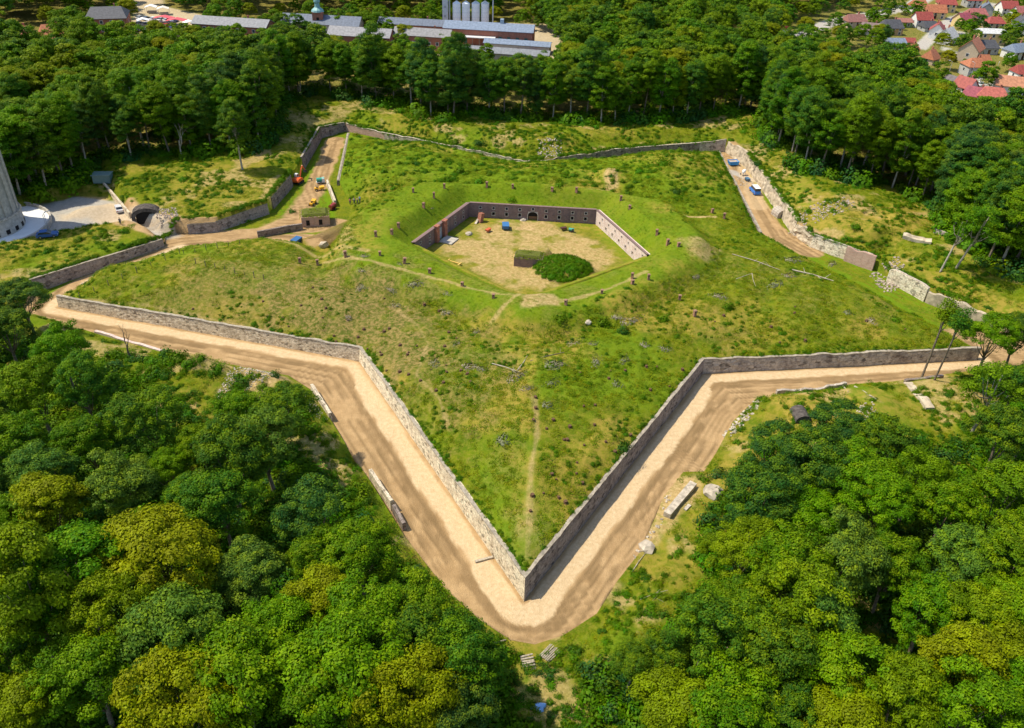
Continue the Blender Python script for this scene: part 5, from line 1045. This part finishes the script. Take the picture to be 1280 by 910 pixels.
def skip(label,p,rz,col,cover=None):
    t=thing('waste_skip',label,'skip',p,rz); m=cm('skip_%d'%int(col[2]*100),col,.5); mb=MB()
    pr=[(-1.9,.25),(-2.3,1.35),(2.3,1.35),(1.9,.25)]; mb.prof([(-1.9,.2),(-2.3,1.35),(-2.15,1.35),(-1.8,.35),(1.8,.35),(2.15,1.35),(2.3,1.35),(1.9,.2)],-.95,.95)
    mb.build('hull',m,t); w2=MB(); 
    for s in (-1,1): w2.prof(pr,s*.95-.04,s*.95+.04)
    w2.build('side_panel',m,t); w2=MB(); 
    for s in (-1,1): w2.box((0,s*1.0,1.35),(4.7,.12,.12))
    w2.build('rim',m,t); MB().box((0,0,1.05),(4.0,1.8,.3)).build('load',cover or MT['rubble'],t); return t
skip('bright blue skip on the sandy floor at the top of the van track',Vector((*U(916,206),.05)),.2,(.02,.28,.72)).scale=(.62,1.,.85)
def trailer(label,p,rz,col):
    t=thing('box_trailer',label,'trailer',p,rz,None,.78); m=cm('trailer_%d_%d'%(int(col[1]*100),int(col[2]*100)),col,.5); MB().box((0,0,.95),(3.1,1.9,.9)).build('box',m,t); MB().box((0,0,1.46),(3.2,2.0,.12)).build('cover',cm('cover_%d'%int(col[2]*90),tuple(x*1.3 for x in col),.6),t)
    MB().tube([(1.5,0,.5),(2.6,0,.45)],[.07,.05],6).build('drawbar',cm('steel',(.3,.3,.3),.5,.5,.5),t); wheels(t,(-.5,.5),1.0,.36); MB().box((-1.57,0,.95),(.04,1.7,.7)).build('tailgate',m,t); return t
trailer('dark blue covered trailer parked on the dirt left of the grass ramp',G(371,304),R(70),(.02,.09,.22)); trailer('dark blue trailer standing on the grass inside the courtyard',Vector((*U(632,286,FLOOR),FLOOR+.05)),R(95),(.03,.12,.28)); trailer('small dark blue trailer between the skip and the van',Vector((*U(934,226),0.05)),R(-75),(.05,.12,.2)).scale=(.5,.5,.5)
def excavator(p,rz):
    t=thing('excavator','orange tracked excavator with a raised arm on the dirt track','excavator',p,rz,None,.82); o=cm('machine_orange',(.75,.12,.02),.4); dk=cm('track_black',(.04,.04,.04),.8,.2)
    for s in (-1,1): 
        tr=MB(); tr.prof([(-1.6,.12),(-1.75,.45),(-1.5,.8),(1.5,.8),(1.75,.45),(1.6,.12)],s*1.0-.25,s*1.0+.25); tr.build('track',dk,t)
    MB().cyl((0,0,.75),.7,.25).build('turntable',dk,t); MB().prof([(-2.0,1.0),(-2.1,1.5),(-1.7,2.0),(.3,1.95),(1.2,1.6),(1.2,1.0)],-1.2,1.2).build('house',o,t)
    cb=MB().prof([(0,1.95),(0,2.9),(1.0,2.9),(1.35,2.2),(1.35,1.4),(0,1.4)],.25,1.2).build('cab',cm('cab_white',(.75,.75,.72),.4),t); MB().prof([(.1,2.05),(.1,2.75),(.95,2.75),(1.22,2.15)],.22,1.23).build('cab_window',cm('car_glass',(.03,.04,.05)),cb)
    MB().tube([(1.0,-.2,1.5),(2.2,-.2,3.9),(3.0,-.2,4.7)],[.26,.3,.2],4).build('boom',o,t); MB().tube([(3.0,-.2,4.8),(4.6,-.2,2.9)],[.22,.15],4).build('stick',o,t)
    MB().prof([(4.4,2.9),(4.9,2.9),(5.2,2.2),(4.7,1.9),(4.2,2.2)],-.65,.25).build('bucket',dk,t); MB().tube([(1.3,-.2,1.4),(2.0,-.2,3.2)],[.1,.08],6).build('hydraulic_ram',cm('steel',(.3,.3,.3)),t); return t
excavator(G(373,229),R(75))
def dumper(p,rz):
    t=thing('site_dumper','small yellow site dumper on the grass right of the digger track','dumper',p,rz,None,.72); y=cm('machine_yellow',(.8,.42,.02),.4); MB().prof([(.1,.6),(.2,1.4),(1.9,1.5),(1.5,.6)],-.75,.75).build('skip_body',y,t); MB().prof([(-1.6,.5),(-1.6,1.1),(-.2,1.1),(-.1,.5)],-.55,.55).build('engine_cover',y,t)
    MB().box((-.6,0,1.25),(.5,.5,.3)).build('seat',cm('tyre',(.03,.03,.03)),t); MB().tube([(-1.,-.5,1.1),(-1.,-.5,2.2),(-1.,.5,2.2),(-1.,.5,1.1)],.05,6).build('roll_bar',cm('steel',(.3,.3,.3)),t); wheels(t,(-1.,1.),.8,.42,.3); return t
dumper(G(399,238),R(20)); dumper(G(391,256),R(80)); 
for o in list(COL.objects):
    if o.name=='site_dumper.001': o['label']='small orange yellow dumper parked on top of the casemate bank'
def tank(label,p,rz,m1,m2):
    t=thing('bowser',label,'tank trailer',p,rz,None,.85); mb=MB(); n=12; mb.loft([[Vector((x,.65*math.cos(q),1.2+.6*math.sin(q))) for q in [2*math.pi*k/n for k in range(n)]] for x in (-1.2,1.2)]); mb.build('tank',m1,t); MB().box((0,0,.5),(2.6,1.2,.2)).build('chassis',m2,t); MB().box((.8,0,1.2),(.7,1.35,1.0)).build('cabinet',m2,t); wheels(t,(0,),.7,.3); return t
tank('white tank trailer with green cover beside the yellow dumper',G(401,229),.3,cm('tank_green',(.05,.35,.25)),cm('tank_white',(.75,.76,.74)))
tank('red brown container trailer at the end of the narrow free standing wall',G(416,262),1.2,cm('rust_red',(.28,.04,.03)),cm('rust_dark',(.16,.03,.03)))
tank('small green mower trailer on the courtyard grass',Vector((*U(714,290,FLOOR),FLOOR)),-.3,cm('tank_green',(.05,.35,.25)),cm('mower_dark',(.05,.04,.04))).scale=(.5,.5,.55)
def cart(label,p,rz,col,nm='wheelbarrow',cat='wheelbarrow'):
    t=thing(nm,label,cat,p,rz); MB().prof([(-.5,.3),(-.7,.75),(.8,.75),(.5,.3)],-.4,.4).build('tray',cm('tray_%d'%int(col[0]*99),col),t); MB().tube([(.5,.3,.3),(-1.3,.3,.6)],.035,5).tube([(.5,-.3,.3),(-1.3,-.3,.6)],.035,5).build('handles',cm('steel',(.3,.3,.3)),t); wmb=MB(); wmb.loft([[Vector((.75+.2*math.cos(q),y,.2+.2*math.sin(q))) for q in [math.pi*k/5 for k in range(10)]] for y in (-.05,.05)]); wmb.build('wheel',cm('tyre',(.03,.03,.03)),t); return t
cart('dark handcart left of the green mower in the courtyard',Vector((*U(704,288,FLOOR),FLOOR+.05)),.4,(.1,.04,.03)); cart('orange wheelbarrow on the courtyard grass',Vector((*U(610,290,FLOOR),FLOOR+.05)),1.,(.6,.12,.04))
def mixer(p,label):
    t=thing('concrete_mixer',label,'mixer',p,.4); MB().loft([[Vector((x*.8,r*math.cos(q),1.1+x*.4+r*math.sin(q))) for q in [2*math.pi*k/12 for k in range(12)]] for x,r in ((-.6,.25),(-.3,.55),(.2,.55),(.7,.28))]).build('drum',cm('mixer_white',(.7,.7,.7)),t); MB().tube([(-.6,-.5,0),(0,-.4,1.1),(.6,-.5,0)],.05,5).tube([(-.6,.5,0),(0,.4,1.1),(.6,.5,0)],.05,5).build('frame',cm('steel',(.3,.3,.3)),t); wheels(t,(-.5,),.55,.2,.12)
mixer(Vector((*U(929,219),.05)),'small white concrete mixer on the rubble below the blue skip')
t=thing('brick_pillar_debris','leaning piece of broken red brick masonry on the courtyard grass near the left wall','debris',Vector((*U(601,277,FLOOR),FLOOR)),.9); MB().box((0,0,1.0),(1.1,1.0,2.3),0,.25).build('brick_block',MT['brick_red'],t); MB().box((-1.2,.2,.35),(1.8,.5,.25),.3,-.35).build('leaning_slab',MT['rock'],t)
t=thing('timber_frame','yellow timber frame lying on the courtyard floor at the lower left','timber frame',Vector((*U(566,331,FLOOR),FLOOR+.15)),-.5)
for q in (-.8,0,.8): MB().box((0,q,.12),(3.4,.2,.18)).build('beam',cm('yellow_timber',(.75,.50,.12),.7),t)
for q in (-1.5,1.5): MB().box((q,0,.3),(.2,2.2,.16)).build('crossbar',cm('yellow_timber',(.75,.50,.12),.7),t)
t=thing('tarpaulin','crumpled blue and white tarpaulin in the clearing at the bottom','tarpaulin',G(673,885),.3); MB().loft([[Vector((r*math.cos(q)*(1+.3*math.sin(3*q)),r*.7*math.sin(q),z)) for q in [math.pi*k/6 for k in range(12)]] for r,z in ((.9,0),(.75,.2),(.3,.4))]).build('sheet',cm('tarp_blue',(.25,.45,.75)),t)
tag(MB().box(G(691,527)+Vector((0,0,.2)),(.5,.25,.2),.4).build('x',MT['rock']),'x','x') if False else None
# people: one continuous low-detail body each
def person(p,rz,shirt,label,h=1.75,arm=.5,name='person'):
    t=thing(name,label,'person',p,rz); k=h/1.75
    V=[(0,0,.95),(0,0,1.15),(0,0,1.42),(0,0,1.52),(0,.015,1.66),(.09,0,.9),(.1,.03*arm,.5),(.11,-.05*arm,.06),(.12,.1,.03),(-.09,0,.9),(-.1,-.06*arm,.5),(-.11,.02,.06),(-.12,.14,.03),(.19,0,1.4),(.25,.03,1.13),(.27,.14*arm,.9),(-.19,0,1.4),(-.26,.05,1.13),(-.22,.3*arm,.98)]
    E_=[(0,1),(1,2),(2,3),(3,4),(0,5),(5,6),(6,7),(7,8),(0,9),(9,10),(10,11),(11,12),(2,13),(13,14),(14,15),(2,16),(16,17),(17,18)]
    Rr=[.15,.14,.16,.065,.11,.10,.07,.045,.04,.10,.07,.045,.04,.07,.05,.035,.07,.05,.035]
    import bmesh
    def mk(nm,vi,m,gr):
        mp={v:i for i,v in enumerate(vi)}; bm=bmesh.new(); lay=bm.verts.layers.skin.verify(); vs=[bm.verts.new(tuple(c*k for c in V[v])) for v in vi]
        for a,b in E_:
            if a in mp and b in mp: bm.edges.new((vs[mp[a]],vs[mp[b]]))
        for i,v in enumerate(vi): vs[i][lay].radius=(Rr[v]*k*gr,Rr[v]*k*gr); vs[i][lay].use_root=(i==0)
        me=bpy.data.meshes.new(nm); bm.to_mesh(me); bm.free(); me.materials.append(m); o=bpy.data.objects.new(nm,me); COL.objects.link(o); o.parent=t; o.modifiers.new('s','SKIN'); q=o.modifiers.new('u','SUBSURF'); q.levels=1; q.render_levels=1; return o
    mk('body',list(range(19)),cm('skin_tone',(.5,.3,.2),.6),1.); mk('shirt',[2,1,0,13,14,16,17],cm('shirt_%d_%d_%d'%tuple(int(c*99) for c in shirt),shirt,.9),1.14); mk('trousers',[0,5,6,7,9,10,11],cm('denim',(.05,.07,.12),.9),1.16)
    MB().cyl((0,-.01*k,1.66*k),.115*k,.12*k,10,.06*k).build('hair',cm('hair_brown',(.05,.03,.02),.8),t); return t
person(G(151,281),.4,(.08,.08,.1),'person in dark clothes walking across the gravel road near the tunnel entrance')
for i,(px,py,c,l) in enumerate(((438,257,(.7,.1,.1),'person in a red shirt, left end of the small group by the grass ramp'),(443,255,(.75,.75,.7),'person in a white shirt in the small group by the grass ramp'),(447,255,(.7,.35,.3),'person in a salmon shirt in the small group by the grass ramp'),(450,253,(.05,.3,.6),'person in a blue shirt, right end of the small group by the grass ramp'))):
    person(G(px,py),i*.9,c,l)
tick('props')
# ------------------------------------------------------------------ buildings
ROOFM={}
def roofmat(col):
    col=tuple(c*.82+.02 for c in col); k='roof_%d_%d_%d'%tuple(int(c*100) for c in col)
    if k not in MT:
        def f(n,b):
            q=N(n); uv=q('TexCoord').outputs['UV']; w_=q('TexWave'); w_.inputs['Scale'].default_value=1.3; link(n,uv,w_.inputs['Vector']); a=q.noise(uv,1.2,4); c=q.mix(q.ramp(a,.3,.7),tuple(x*.75 for x in col),tuple(min(1,x*1.2) for x in col)); c=q.mix(q.ramp(w_.outputs[1],.3,.9,0,.25),c,tuple(x*.6 for x in col)); link(n,c,b.inputs['Base Color'])
        MT[k]=mat(k,f,rough=.6,spec=.3)
    return MT[k]
OR,RD_,DG,BG,LB_,CR=(.50,.17,.07),(.40,.07,.05),(.09,.09,.10),(.16,.19,.25),(.24,.30,.40),(.38,.07,.10)
WH,YE,TAN,GR=(.78,.77,.73),(.70,.52,.25),(.52,.42,.30),(.45,.44,.42)
def gable(label,px,py,L,Wd,h,rh,rz,wallm,roof,wins=3,chim=1,hip=0.,name='house',cat='house',z=None,win_m='hole',floors=2,base=None,group=None,doors=1):
    p=G(px,py) if base is None else Vector(base); t=thing(name,label,cat,p,rz,group); wm=wallm if not isinstance(wallm,tuple) else cm('render_%d_%d'%(int(wallm[0]*100),int(wallm[2]*100)),wallm,.9,.1)
    mb=MB(); a,b=L/2,Wd/2; rb=[(-a,-b,-.4),(a,-b,-.4),(a,b,-.4),(-a,b,-.4)]; rt=[(x,y,h) for x,y,_ in rb]; hx=a*hip
    for i in range(4):
        j=(i+1)%4; w_=math.dist(rb[i],rb[j]); mb.quad(rb[i],rb[j],rt[j],rt[i],[(0,0),(w_,0),(w_,h+.4),(0,h+.4)])
    if hip==0:
        for s in (-1,1): mb.poly([(s*a,-b,h),(s*a,b,h),(s*a,0,h+rh)],[(0,0),(Wd,0),(b,rh)])
    mb.build('wall',wm,t); o=.4; r=MB(); e=rh*o/b; dz=.14
    A_=[(-a-o,-b-o,h-e),(a+o,-b-o,h-e),(a+o-hx*1.,0,h+rh),(-a-o+hx*1.,0,h+rh)]; B_=[(x,-y,z_) for x,y,z_ in A_]
    up=lambda q:[(x,y,z_+dz) for x,y,z_ in q]
    sl_=math.hypot(b,rh)
    for Q in (A_,B_):
        U_=up(Q); r.quad(*U_,uv=[(0,0),(L,0),(L-hx,sl_),(hx,sl_)]); r.quad(*Q)
        for i in range(4): r.quad(Q[i],Q[(i+1)%4],U_[(i+1)%4],U_[i])
    if hip>0:
        for s in (0,1):
            T=[A_[1],B_[1],A_[2]] if s==0 else [B_[0],A_[0],A_[3]]; r.poly(up(T),[(0,0),(Wd,0),(b,sl_)])
    ro=r.build('roof',roofmat(roof),t)
    for k in range(chim): MB().box((L*(.2-.45*k),Wd*.12,h+rh+.2),(.6,.6,1.5)).build('chimney',MT['brick_red'],ro)
    if wins:
        gm=cm('window_glass',(.05,.06,.08),.15,.6); fm=cm('window_frame',(.75,.75,.73),.5)
        for s in (-1,1):
            for fl in range(floors):
                zc=h*(fl+.55)/floors
                for k in range(wins):
                    x=-a+L*(k+.5)/wins; f_=MB().box((x,s*(b+.02),zc),(1.25,.06,1.35)).build('window',fm,t); MB().box((x,s*(b+.055),zc),(1.0,.03,1.1)).build('pane',gm,f_)
        for s in (-1,1): f_=MB().box((s*(a+.02),0,h*.6),(.06,1.2,1.3)).build('window',fm,t); MB().box((s*(a+.055),0,h*.6),(.03,1.,1.05)).build('pane',gm,f_)
    if doors: MB().box((a*.05,-b-.03,1.05),(1.1,.08,2.1)).build('door',cm('door_brown',(.18,.09,.05)),t)
    return t
HS=[(1150,33,10,8,4.5,3.5,.2,WH,RD_,0,'white house with a bright red gable roof beside the estate road'),(1164,22,14,9,4,3.5,.1,YE,OR,0,'yellow house with an orange roof behind the bright red one'),(1180,14,11,9,5,3.5,.0,YE,RD_,.3,'house with a dark red hip roof at the top of the estate'),
(1169,47,9,8,4.5,3.5,1.2,WH,RD_,0,'white gable house with a red roof left of the pale gabled one'),(1181,54,10,9,4,4,.9,WH,(.62,.60,.58),0,'white house with a pale grey double gable'),(1159,38,9,8,2.5,2.5,.3,GR,DG,.2,'low house with a dark grey roof below the bright red one'),
(1111,42,12,9,4,3.5,.2,(.45,.30,.15),DG,.3,'brown house with a dark hip roof near the main road'),(1203,34,11,9,4.5,3.5,.4,YE,CR,0,'yellow walled house with a crimson roof'),(1217,27,11,9,4.5,3,.2,GR,(.45,.14,.12),.2,'grey house with a dull red roof behind the crimson one'),
(1230,21,9,8,5,3.5,1.3,GR,BG,0,'tall grey house with a slate gable roof'),(1240,36,10,9,4,2.6,.1,TAN,RD_,.5,'low house with a brick red hip roof'),(1234,54,15,9,6,1.6,.1,YE,(.72,.72,.70),.1,'large yellow building with a flat white roof'),
(1229,66,11,9,3.5,3,.2,GR,DG,.3,'dark slate roofed house in front of the large yellow building'),(1210,75,12,10,6,4.5,1.0,TAN,OR,0,'big tan house with a steep orange roof'),(1214,94,10,9,5,3,.2,GR,OR,.6,'grey white house with an orange hip roof near the lower road'),(1227,80,6,5,2.5,2,.2,TAN,OR,.3,'small orange roofed outbuilding'),
(1273,43,10,9,6,4.5,1.4,WH,DG,0,'white steep gabled house with a black roof at the right edge'),(1268,72,12,9,4,3,.5,WH,LB_,.2,'white house with a pale blue roof at the right edge'),(1273,25,10,9,4.5,3.5,.3,WH,(.45,.14,.12),0,'red roofed house at the right edge of the estate'),(1256,18,11,9,4.5,3.5,.2,WH,RD_,0,'white and red house at the top right'),
(1262,119,16,10,5,3.2,-.25,WH,(.58,.25,.13),0,'long house with a tan orange roof at the right end of the lower road'),(1237,128,13,9,3.5,3,-.2,TAN,(.55,.14,.10),.5,'red hip roofed house half hidden by the trees'),(1216,126,10,8,3.,3,-.5,GR,CR,.3,'house with a crimson roof at the tree line'),(1203,118,8,8,4,3.5,-.9,WH,RD_,0,'small white gable house with a red roof at the tree line'),
(1190,114,9,8,3.5,3,-.9,GR,(.16,.13,.14),0,'dark roofed house left of the small white gable house'),(1161,79,7,7,3,3.5,.8,TAN,OR,.4,'small orange roof among dark trees'),(1117,60,10,7,3,2,.2,WH,LB_,.1,'low white house with a blue white roof'),(1138,68,6,5,3,2.2,.4,TAN,OR,.4,'tiny orange roofed garden house'),
(1134,57,6,5,2.4,1.6,.1,GR,RD_,0,'small red shed beside the gardens'),(1066,34,12,8,4,3,.3,TAN,(.35,.15,.12),.2,'reddish brown house between main road and wood'),(1086,44,12,7,3.5,3,-.2,GR,(.30,.20,.18),.2,'brown roofed house right of the main road'),(1128,33,9,6,3,1.5,.1,(.20,.30,.12),(.40,.16,.12),.1,'low shed with a faded red roof'),
(1145,15,10,8,4,3,.3,WH,OR,.2,'orange roofed house at the top by the main road'),(1213,8,10,8,4.5,3,.2,GR,RD_,.2,'red roofed house above the estate road bend'),(1276,100,10,8,4,3,.2,WH,RD_,.2,'red roofed house above the lower road at the right edge')]
for (px,py,L,Wd,h,rh,rz,wm,rf,hip,lab) in HS: gable(lab,px,py,L*.76,Wd*.76,h*.80,rh*.80,rz-.1,wm,rf,wins=3 if L>9 else 2,hip=hip,floors=2 if h>=4 else 1,chim=1 if rh>2 else 0)
for px,py,rz,l in ((30,63,.2,'orange hip roofed cottage at the far left, larger one'),(71,60,.5,'orange roofed cottage right of the larger one at the far left'),(0,72,.3,'red brown roofed cottage cut by the left edge')): gable(l,px,py,10,8,4.5,4,rz,WH,(.62,.20,.08) if px else (.45,.17,.12),wins=3,hip=.45)
br=MT['brick_red']; kw=dict(name='works_building',cat='building')
gable('brick building with a dark roof left of the market square',139,38,15,14,6,3,.3,br,DG,wins=4,hip=.3,**kw)
gable('long brick hall with a grey roof and a small dormer right of the market square',295,52,30,9,7,2,-.12,br,(.30,.30,.31),wins=9,floors=2,chim=1,**kw)
gable('blue grey roofed block around the green turret',405,43,32,10,5.,2.5,-.08,(.55,.50,.45),BG,wins=8,floors=1,**kw)
gable('pale gabled hall with a grey roof right of the turret',453,62,24,9,6,2.2,-.1,br,(.33,.32,.33),wins=6,floors=1,**kw)
gable('long low brick hall with a pale blue roof, upper row',518,46,28,8,5.5,1.6,-.08,br,BG,wins=8,floors=1,**kw)
gable('grey roofed brick hall below the pale blue roof',530,62,22,8,6,2,-.12,br,(.30,.29,.29),wins=7,floors=1,**kw)
gable('small white works shed between the brick halls',560,51,5,5,3.5,.6,-.1,WH,(.65,.64,.6),wins=1,floors=1,doors=0,chim=0,**kw)
wk=gable('large brick factory hall with light blue roof, green doors and white canopy below the silos',612,53,36,12,6.,1.7,-.09,br,LB_,wins=0,chim=0,doors=0,**kw)
for k in range(10):
    if k in (3,4,5): continue
    MB().box((-16+k*3.5,-6.03,2.2),(1.3,.1,3.2)).build('arched_door',cm('green_door',(.03,.10,.08)),wk)
c_=MB().box((-3,-7.6,3.6),(12.5,3.2,.25)).build('canopy',cm('canopy_white',(.72,.72,.70)),wk)
for k in range(5): MB().box((-8.6+k*2.8,-9.,1.7),(.15,.15,3.6)).build('post',cm('steel',(.3,.3,.3)),c_)
MB().box((5,0,8.3),(1.4,1.4,2.)).build('roof_vent',cm('vent_grey',(.4,.48,.55)),wk)
gable('long low grey roofed shed at the near edge of the factory yard',628,74,36,8,3.,1.2,-.14,(.40,.38,.36),(.26,.27,.29),wins=0,chim=0,**kw); gable('blue roofed shed behind the long grey shed',647,64,26,7,3.2,1.0,-.13,(.40,.38,.36),LB_,wins=0,chim=0,**kw)
# turret
tb=G(400,44); t=thing('clock_turret','red brick turret with a green blue onion dome among the grey roofs','turret',tb,.1); MB().box((0,0,4.5),(4.2,4.2,9.5)).build('brick_tower',br,t)
n=12; MB().loft([[Vector((r*math.cos(2*math.pi*k/n),r*math.sin(2*math.pi*k/n),z)) for k in range(n)] for r,z in ((2.6,9.2),(2.3,9.9),(1.1,10.8),(.9,12.3),(1.3,12.9),(1.2,13.7),(.3,14.7),(.08,16.5))]).build('onion_dome',cm('copper_green',(.20,.38,.38),.5),t)
for s in (-1,1): MB().box((s*2.12,0,6.5),(.06,1.,1.6)).build('window',MT['hole'],t); MB().box((0,s*2.12,6.5),(1.,.06,1.6)).build('window',MT['hole'],t)
# silos
sb=U(595,44,2); zs=2.; si=None
for k,px in enumerate((571,582.5,594.5,606)):
    x,y=U(px,40,zs); lab='tall white grain silo, %s of four behind the factory hall'%('leftmost','second from left','third from left','rightmost')[k]
    if si is None:
        t=thing('grain_silo',lab,'silo',(x,y,zs),0,'white grain silos',(.80,.80,.74)); MB().cyl((0,0,3.5),2.1,12,20).build('barrel',cm('silo_white',(.92,.93,.94),.35,.5),t); MB().cyl((0,0,15.5),2.15,1.3,20,.35).build('cone_top',cm('silo_top',(.75,.80,.85)),t); MB().cyl((0,0,1.2),.5,2.3,20,2.1).build('hopper',cm('silo_top',(.75,.80,.85)),t)
        for q in range(4): a=q*math.pi/2+.78; MB().box((1.9*math.cos(a),1.9*math.sin(a),1.8),(.25,.25,3.8)).build('leg',cm('steel_light',(.55,.58,.6)),t)
        for q in range(4): MB().cyl((0,0,5.5+q*2.6),2.14,.12,20).build('band',cm('silo_band',(.6,.64,.68)),t)
        si=t
    else: dup(si,(x,y,zs),0,(.80,.80,.74),lab)
x,y=U(589,40,zs); t=thing('silo_gantry','grey steel gantry with railings above the four silos','gantry',(x,y,zs),-.05,None,(1,1,.78)); st_=cm('steel_light',(.55,.58,.6)); MB().box((0,0,17.6),(19,2.6,.3)).build('walkway',st_,t)
for s in (-1,1):
    r=MB(); 
    for k in range(12): r.box((-9+k*1.64,s*1.25,18.3),(.1,.1,1.2))
    r.box((0,s*1.25,18.9),(19,.1,.1)); r.build('railing',st_,t)
for xx in (-9.2,9.2): MB().box((xx,0,8.8),(.35,2.,17.6)).build('column',st_,t)
for k in range(5): MB().tube([(-9.2+k*3.68,-1.2,17.6),(-7.4+k*3.68,-1.2,20.5),(-5.5+k*3.68,-1.2,17.6)],.08,5).build('truss',st_,t)
x,y=U(557,40,zs); t=thing('elevator_tower','pale grey square elevator tower left of the silos','tower',(x,y,zs)); MB().box((0,0,12),(2.2,2.2,24)).build('shaft',cm('panel_grey',(.55,.56,.57)),t)
for k in range(6): MB().box((0,-1.13,3+k*3.6),(1.,.06,.9)).build('panel',cm('panel_dark',(.35,.36,.38)),t)
lf=G(975,60); t=thing('roadside_sign','red and white sign board on a mast beside the main road','sign',lf,.3); MB().tube([(0,0,0),(0,0,6)],.15,6).build('mast',st_,t); MB().box((0,0,7),(5,.3,3.2)).build('board',cm('sign_red',(.6,.08,.06)),t); MB().box((0,-.17,6.6),(4.,.05,1.2)).build('panel',cm('canopy_white',(.72,.72,.70)),t)
for px,py in ((1183,101),(1211,103),(1240,103)): lamp(px,py,'street lamp along the lower road of the estate',7,'street lamps, lower estate road')
# market square: cars and stalls
cols=[((.75,.75,.75),'white'),((.5,.04,.03),'red'),((.05,.07,.1),'dark'),((.35,.37,.4),'silver'),((.04,.1,.35),'blue')]; proto={}
r_=random.Random(9)
cars=[(176+ (k%6)*8.5,24+(k//6)*7+ (k%6)*.7) for k in range(18)]+[(222,40),(232,41),(243,42),(270,50),(1020,38),(1050,29),(1085,22),(1190,27),(1178,35),(1225,107),(1245,108),(660,72),(668,70),(1000,45),(40,262) if False else (1260,108)]
for px,py in cars:
    ci2=r_.randrange(5); col,nm=cols[ci2]; loc='on the market square' if px<300 else ('by the factory sheds' if px<700 else 'on a road of the estate'); lab='small %s car %s'%(nm,loc); gp='%s cars %s'%(nm,loc); p=G(px,py)
    if ci2 not in proto: proto[ci2]=car(lab,p,r_.uniform(-.3,.3)+1.2,col,'car',gp)
    else: dup(proto[ci2],p,r_.uniform(-.3,.3)+1.2,None,lab,gp)
def stall(px,py,col,label,rz,L=7,gp=None):
    t=thing('market_stall',label,'stall',G(px,py),rz,gp); MB().prof([(-L/2,2.5),(0,3.3),(L/2,2.5),(L/2,2.4),(0,3.15),(-L/2,2.4)],-2,2).build('canopy',cm('canopy_%d_%d'%(int(col[0]*99),int(col[2]*99)),col,.7),t)
    for sx in (-1,1):
        for sy in (-1,1): MB().box((sx*(L/2-.1),sy*1.9,1.2),(.08,.08,2.5)).build('post',cm('steel_light',(.55,.58,.6)),t)
    MB().box((0,0,.45),(L-1,1.2,.9)).build('counter',cm('counter_tan',(.5,.4,.3)),t)
for i,(px,py,c,l) in enumerate(((206,30,(.65,.10,.12),'long red canopy stall on the market square, left one'),(222,33,(.65,.10,.12),'long red canopy stall on the market square, right one'),(190,16,(.78,.78,.78),'white canopy stall near the top of the market square'),(205,18,(.8,.72,.6),'cream canopy stall on the market square'),(180,33,(.8,.8,.82),'white canopy stall beside the poplars'),(238,36,(.8,.8,.8),'white canopy stall in front of the long brick hall'))): stall(px,py,c,l,.1*i,8 if i<2 else 5)
# garden trees of the town and the works
gx_=[];Rr=np.random.default_rng(55); bl=[ (o.location.x,o.location.y) for o in COL.objects if o.get('category') in ('house','building','silo','stall','turret')]; bl=np.array(bl)
x,y,z=zone_pts(6000,TOWN,lambda x,y,r: np.abs(x)<y*.72+60,56); x2,y2,z2=zone_pts(3000,WORKS,None,57); k2=(fbm(x2,y2,18,58)>.46); x=np.concatenate([x,x2[k2]]); y=np.concatenate([y,y2[k2]]); z=np.concatenate([z,z2[k2]])
roadd=np.minimum(dline(x,y,W([(975,70),(985,48),(1040,28),(1075,20),(1130,10),(1200,-20)],2)),np.minimum(dline(x,y,W([(1180,102),(1210,106),(1300,108)],2)),dline(x,y,W([(1150,60),(1171,38),(1190,24),(1215,14),(1240,5)],2))))
mk_=inside(x,y,W([(160,45),(168,5),(205,8),(260,20),(262,48),(190,50)],2))|inside(x,y,W([(560,45),(700,48),(690,80),(570,75)],2))|inside(x,y,W([(560,30),(640,32),(650,50),(560,45)],2))
db=np.min(np.hypot(x[:,None]-bl[None,:,0],y[:,None]-bl[None,:,1]),1); kk=(db>5.6)&(roadd>5.5)&~mk_
# keep the line of sight to roofs: nothing tall just in front of a house
dfront=np.min(np.where((bl[None,:,1]>y[:,None])&(np.abs(bl[None,:,0]-x[:,None]*bl[None,:,1]/y[:,None])<7),bl[None,:,1]-y[:,None],999),1)
S_=np.where(dfront<8,.26,np.where(dfront<16,.42,.8))*Rr.uniform(.7,1.15,len(x)); x,y,z,S_=x[kk],y[kk],z[kk],S_[kk]
sel=[];gd={}
for i in range(len(x)):
    c=(int(x[i]//6),int(y[i]//6)); d=3.+6*S_[i]
    if any((x[i]-x[j])**2+(y[i]-y[j])**2<d*d*.6 for u in (-1,0,1) for v in (-1,0,1) for j in gd.get((c[0]+u,c[1]+v),())): continue
    gd.setdefault(c,[]).append(i); sel.append(i)
sel=np.array(sel); scatter('garden_trees',np.stack([x[sel],y[sel],z[sel]-S_[sel]*4.2],1),S_[sel],WV+[yl],('small garden trees and bushes between the houses and works','trees'),59)
print('garden',len(sel)); tick('done')
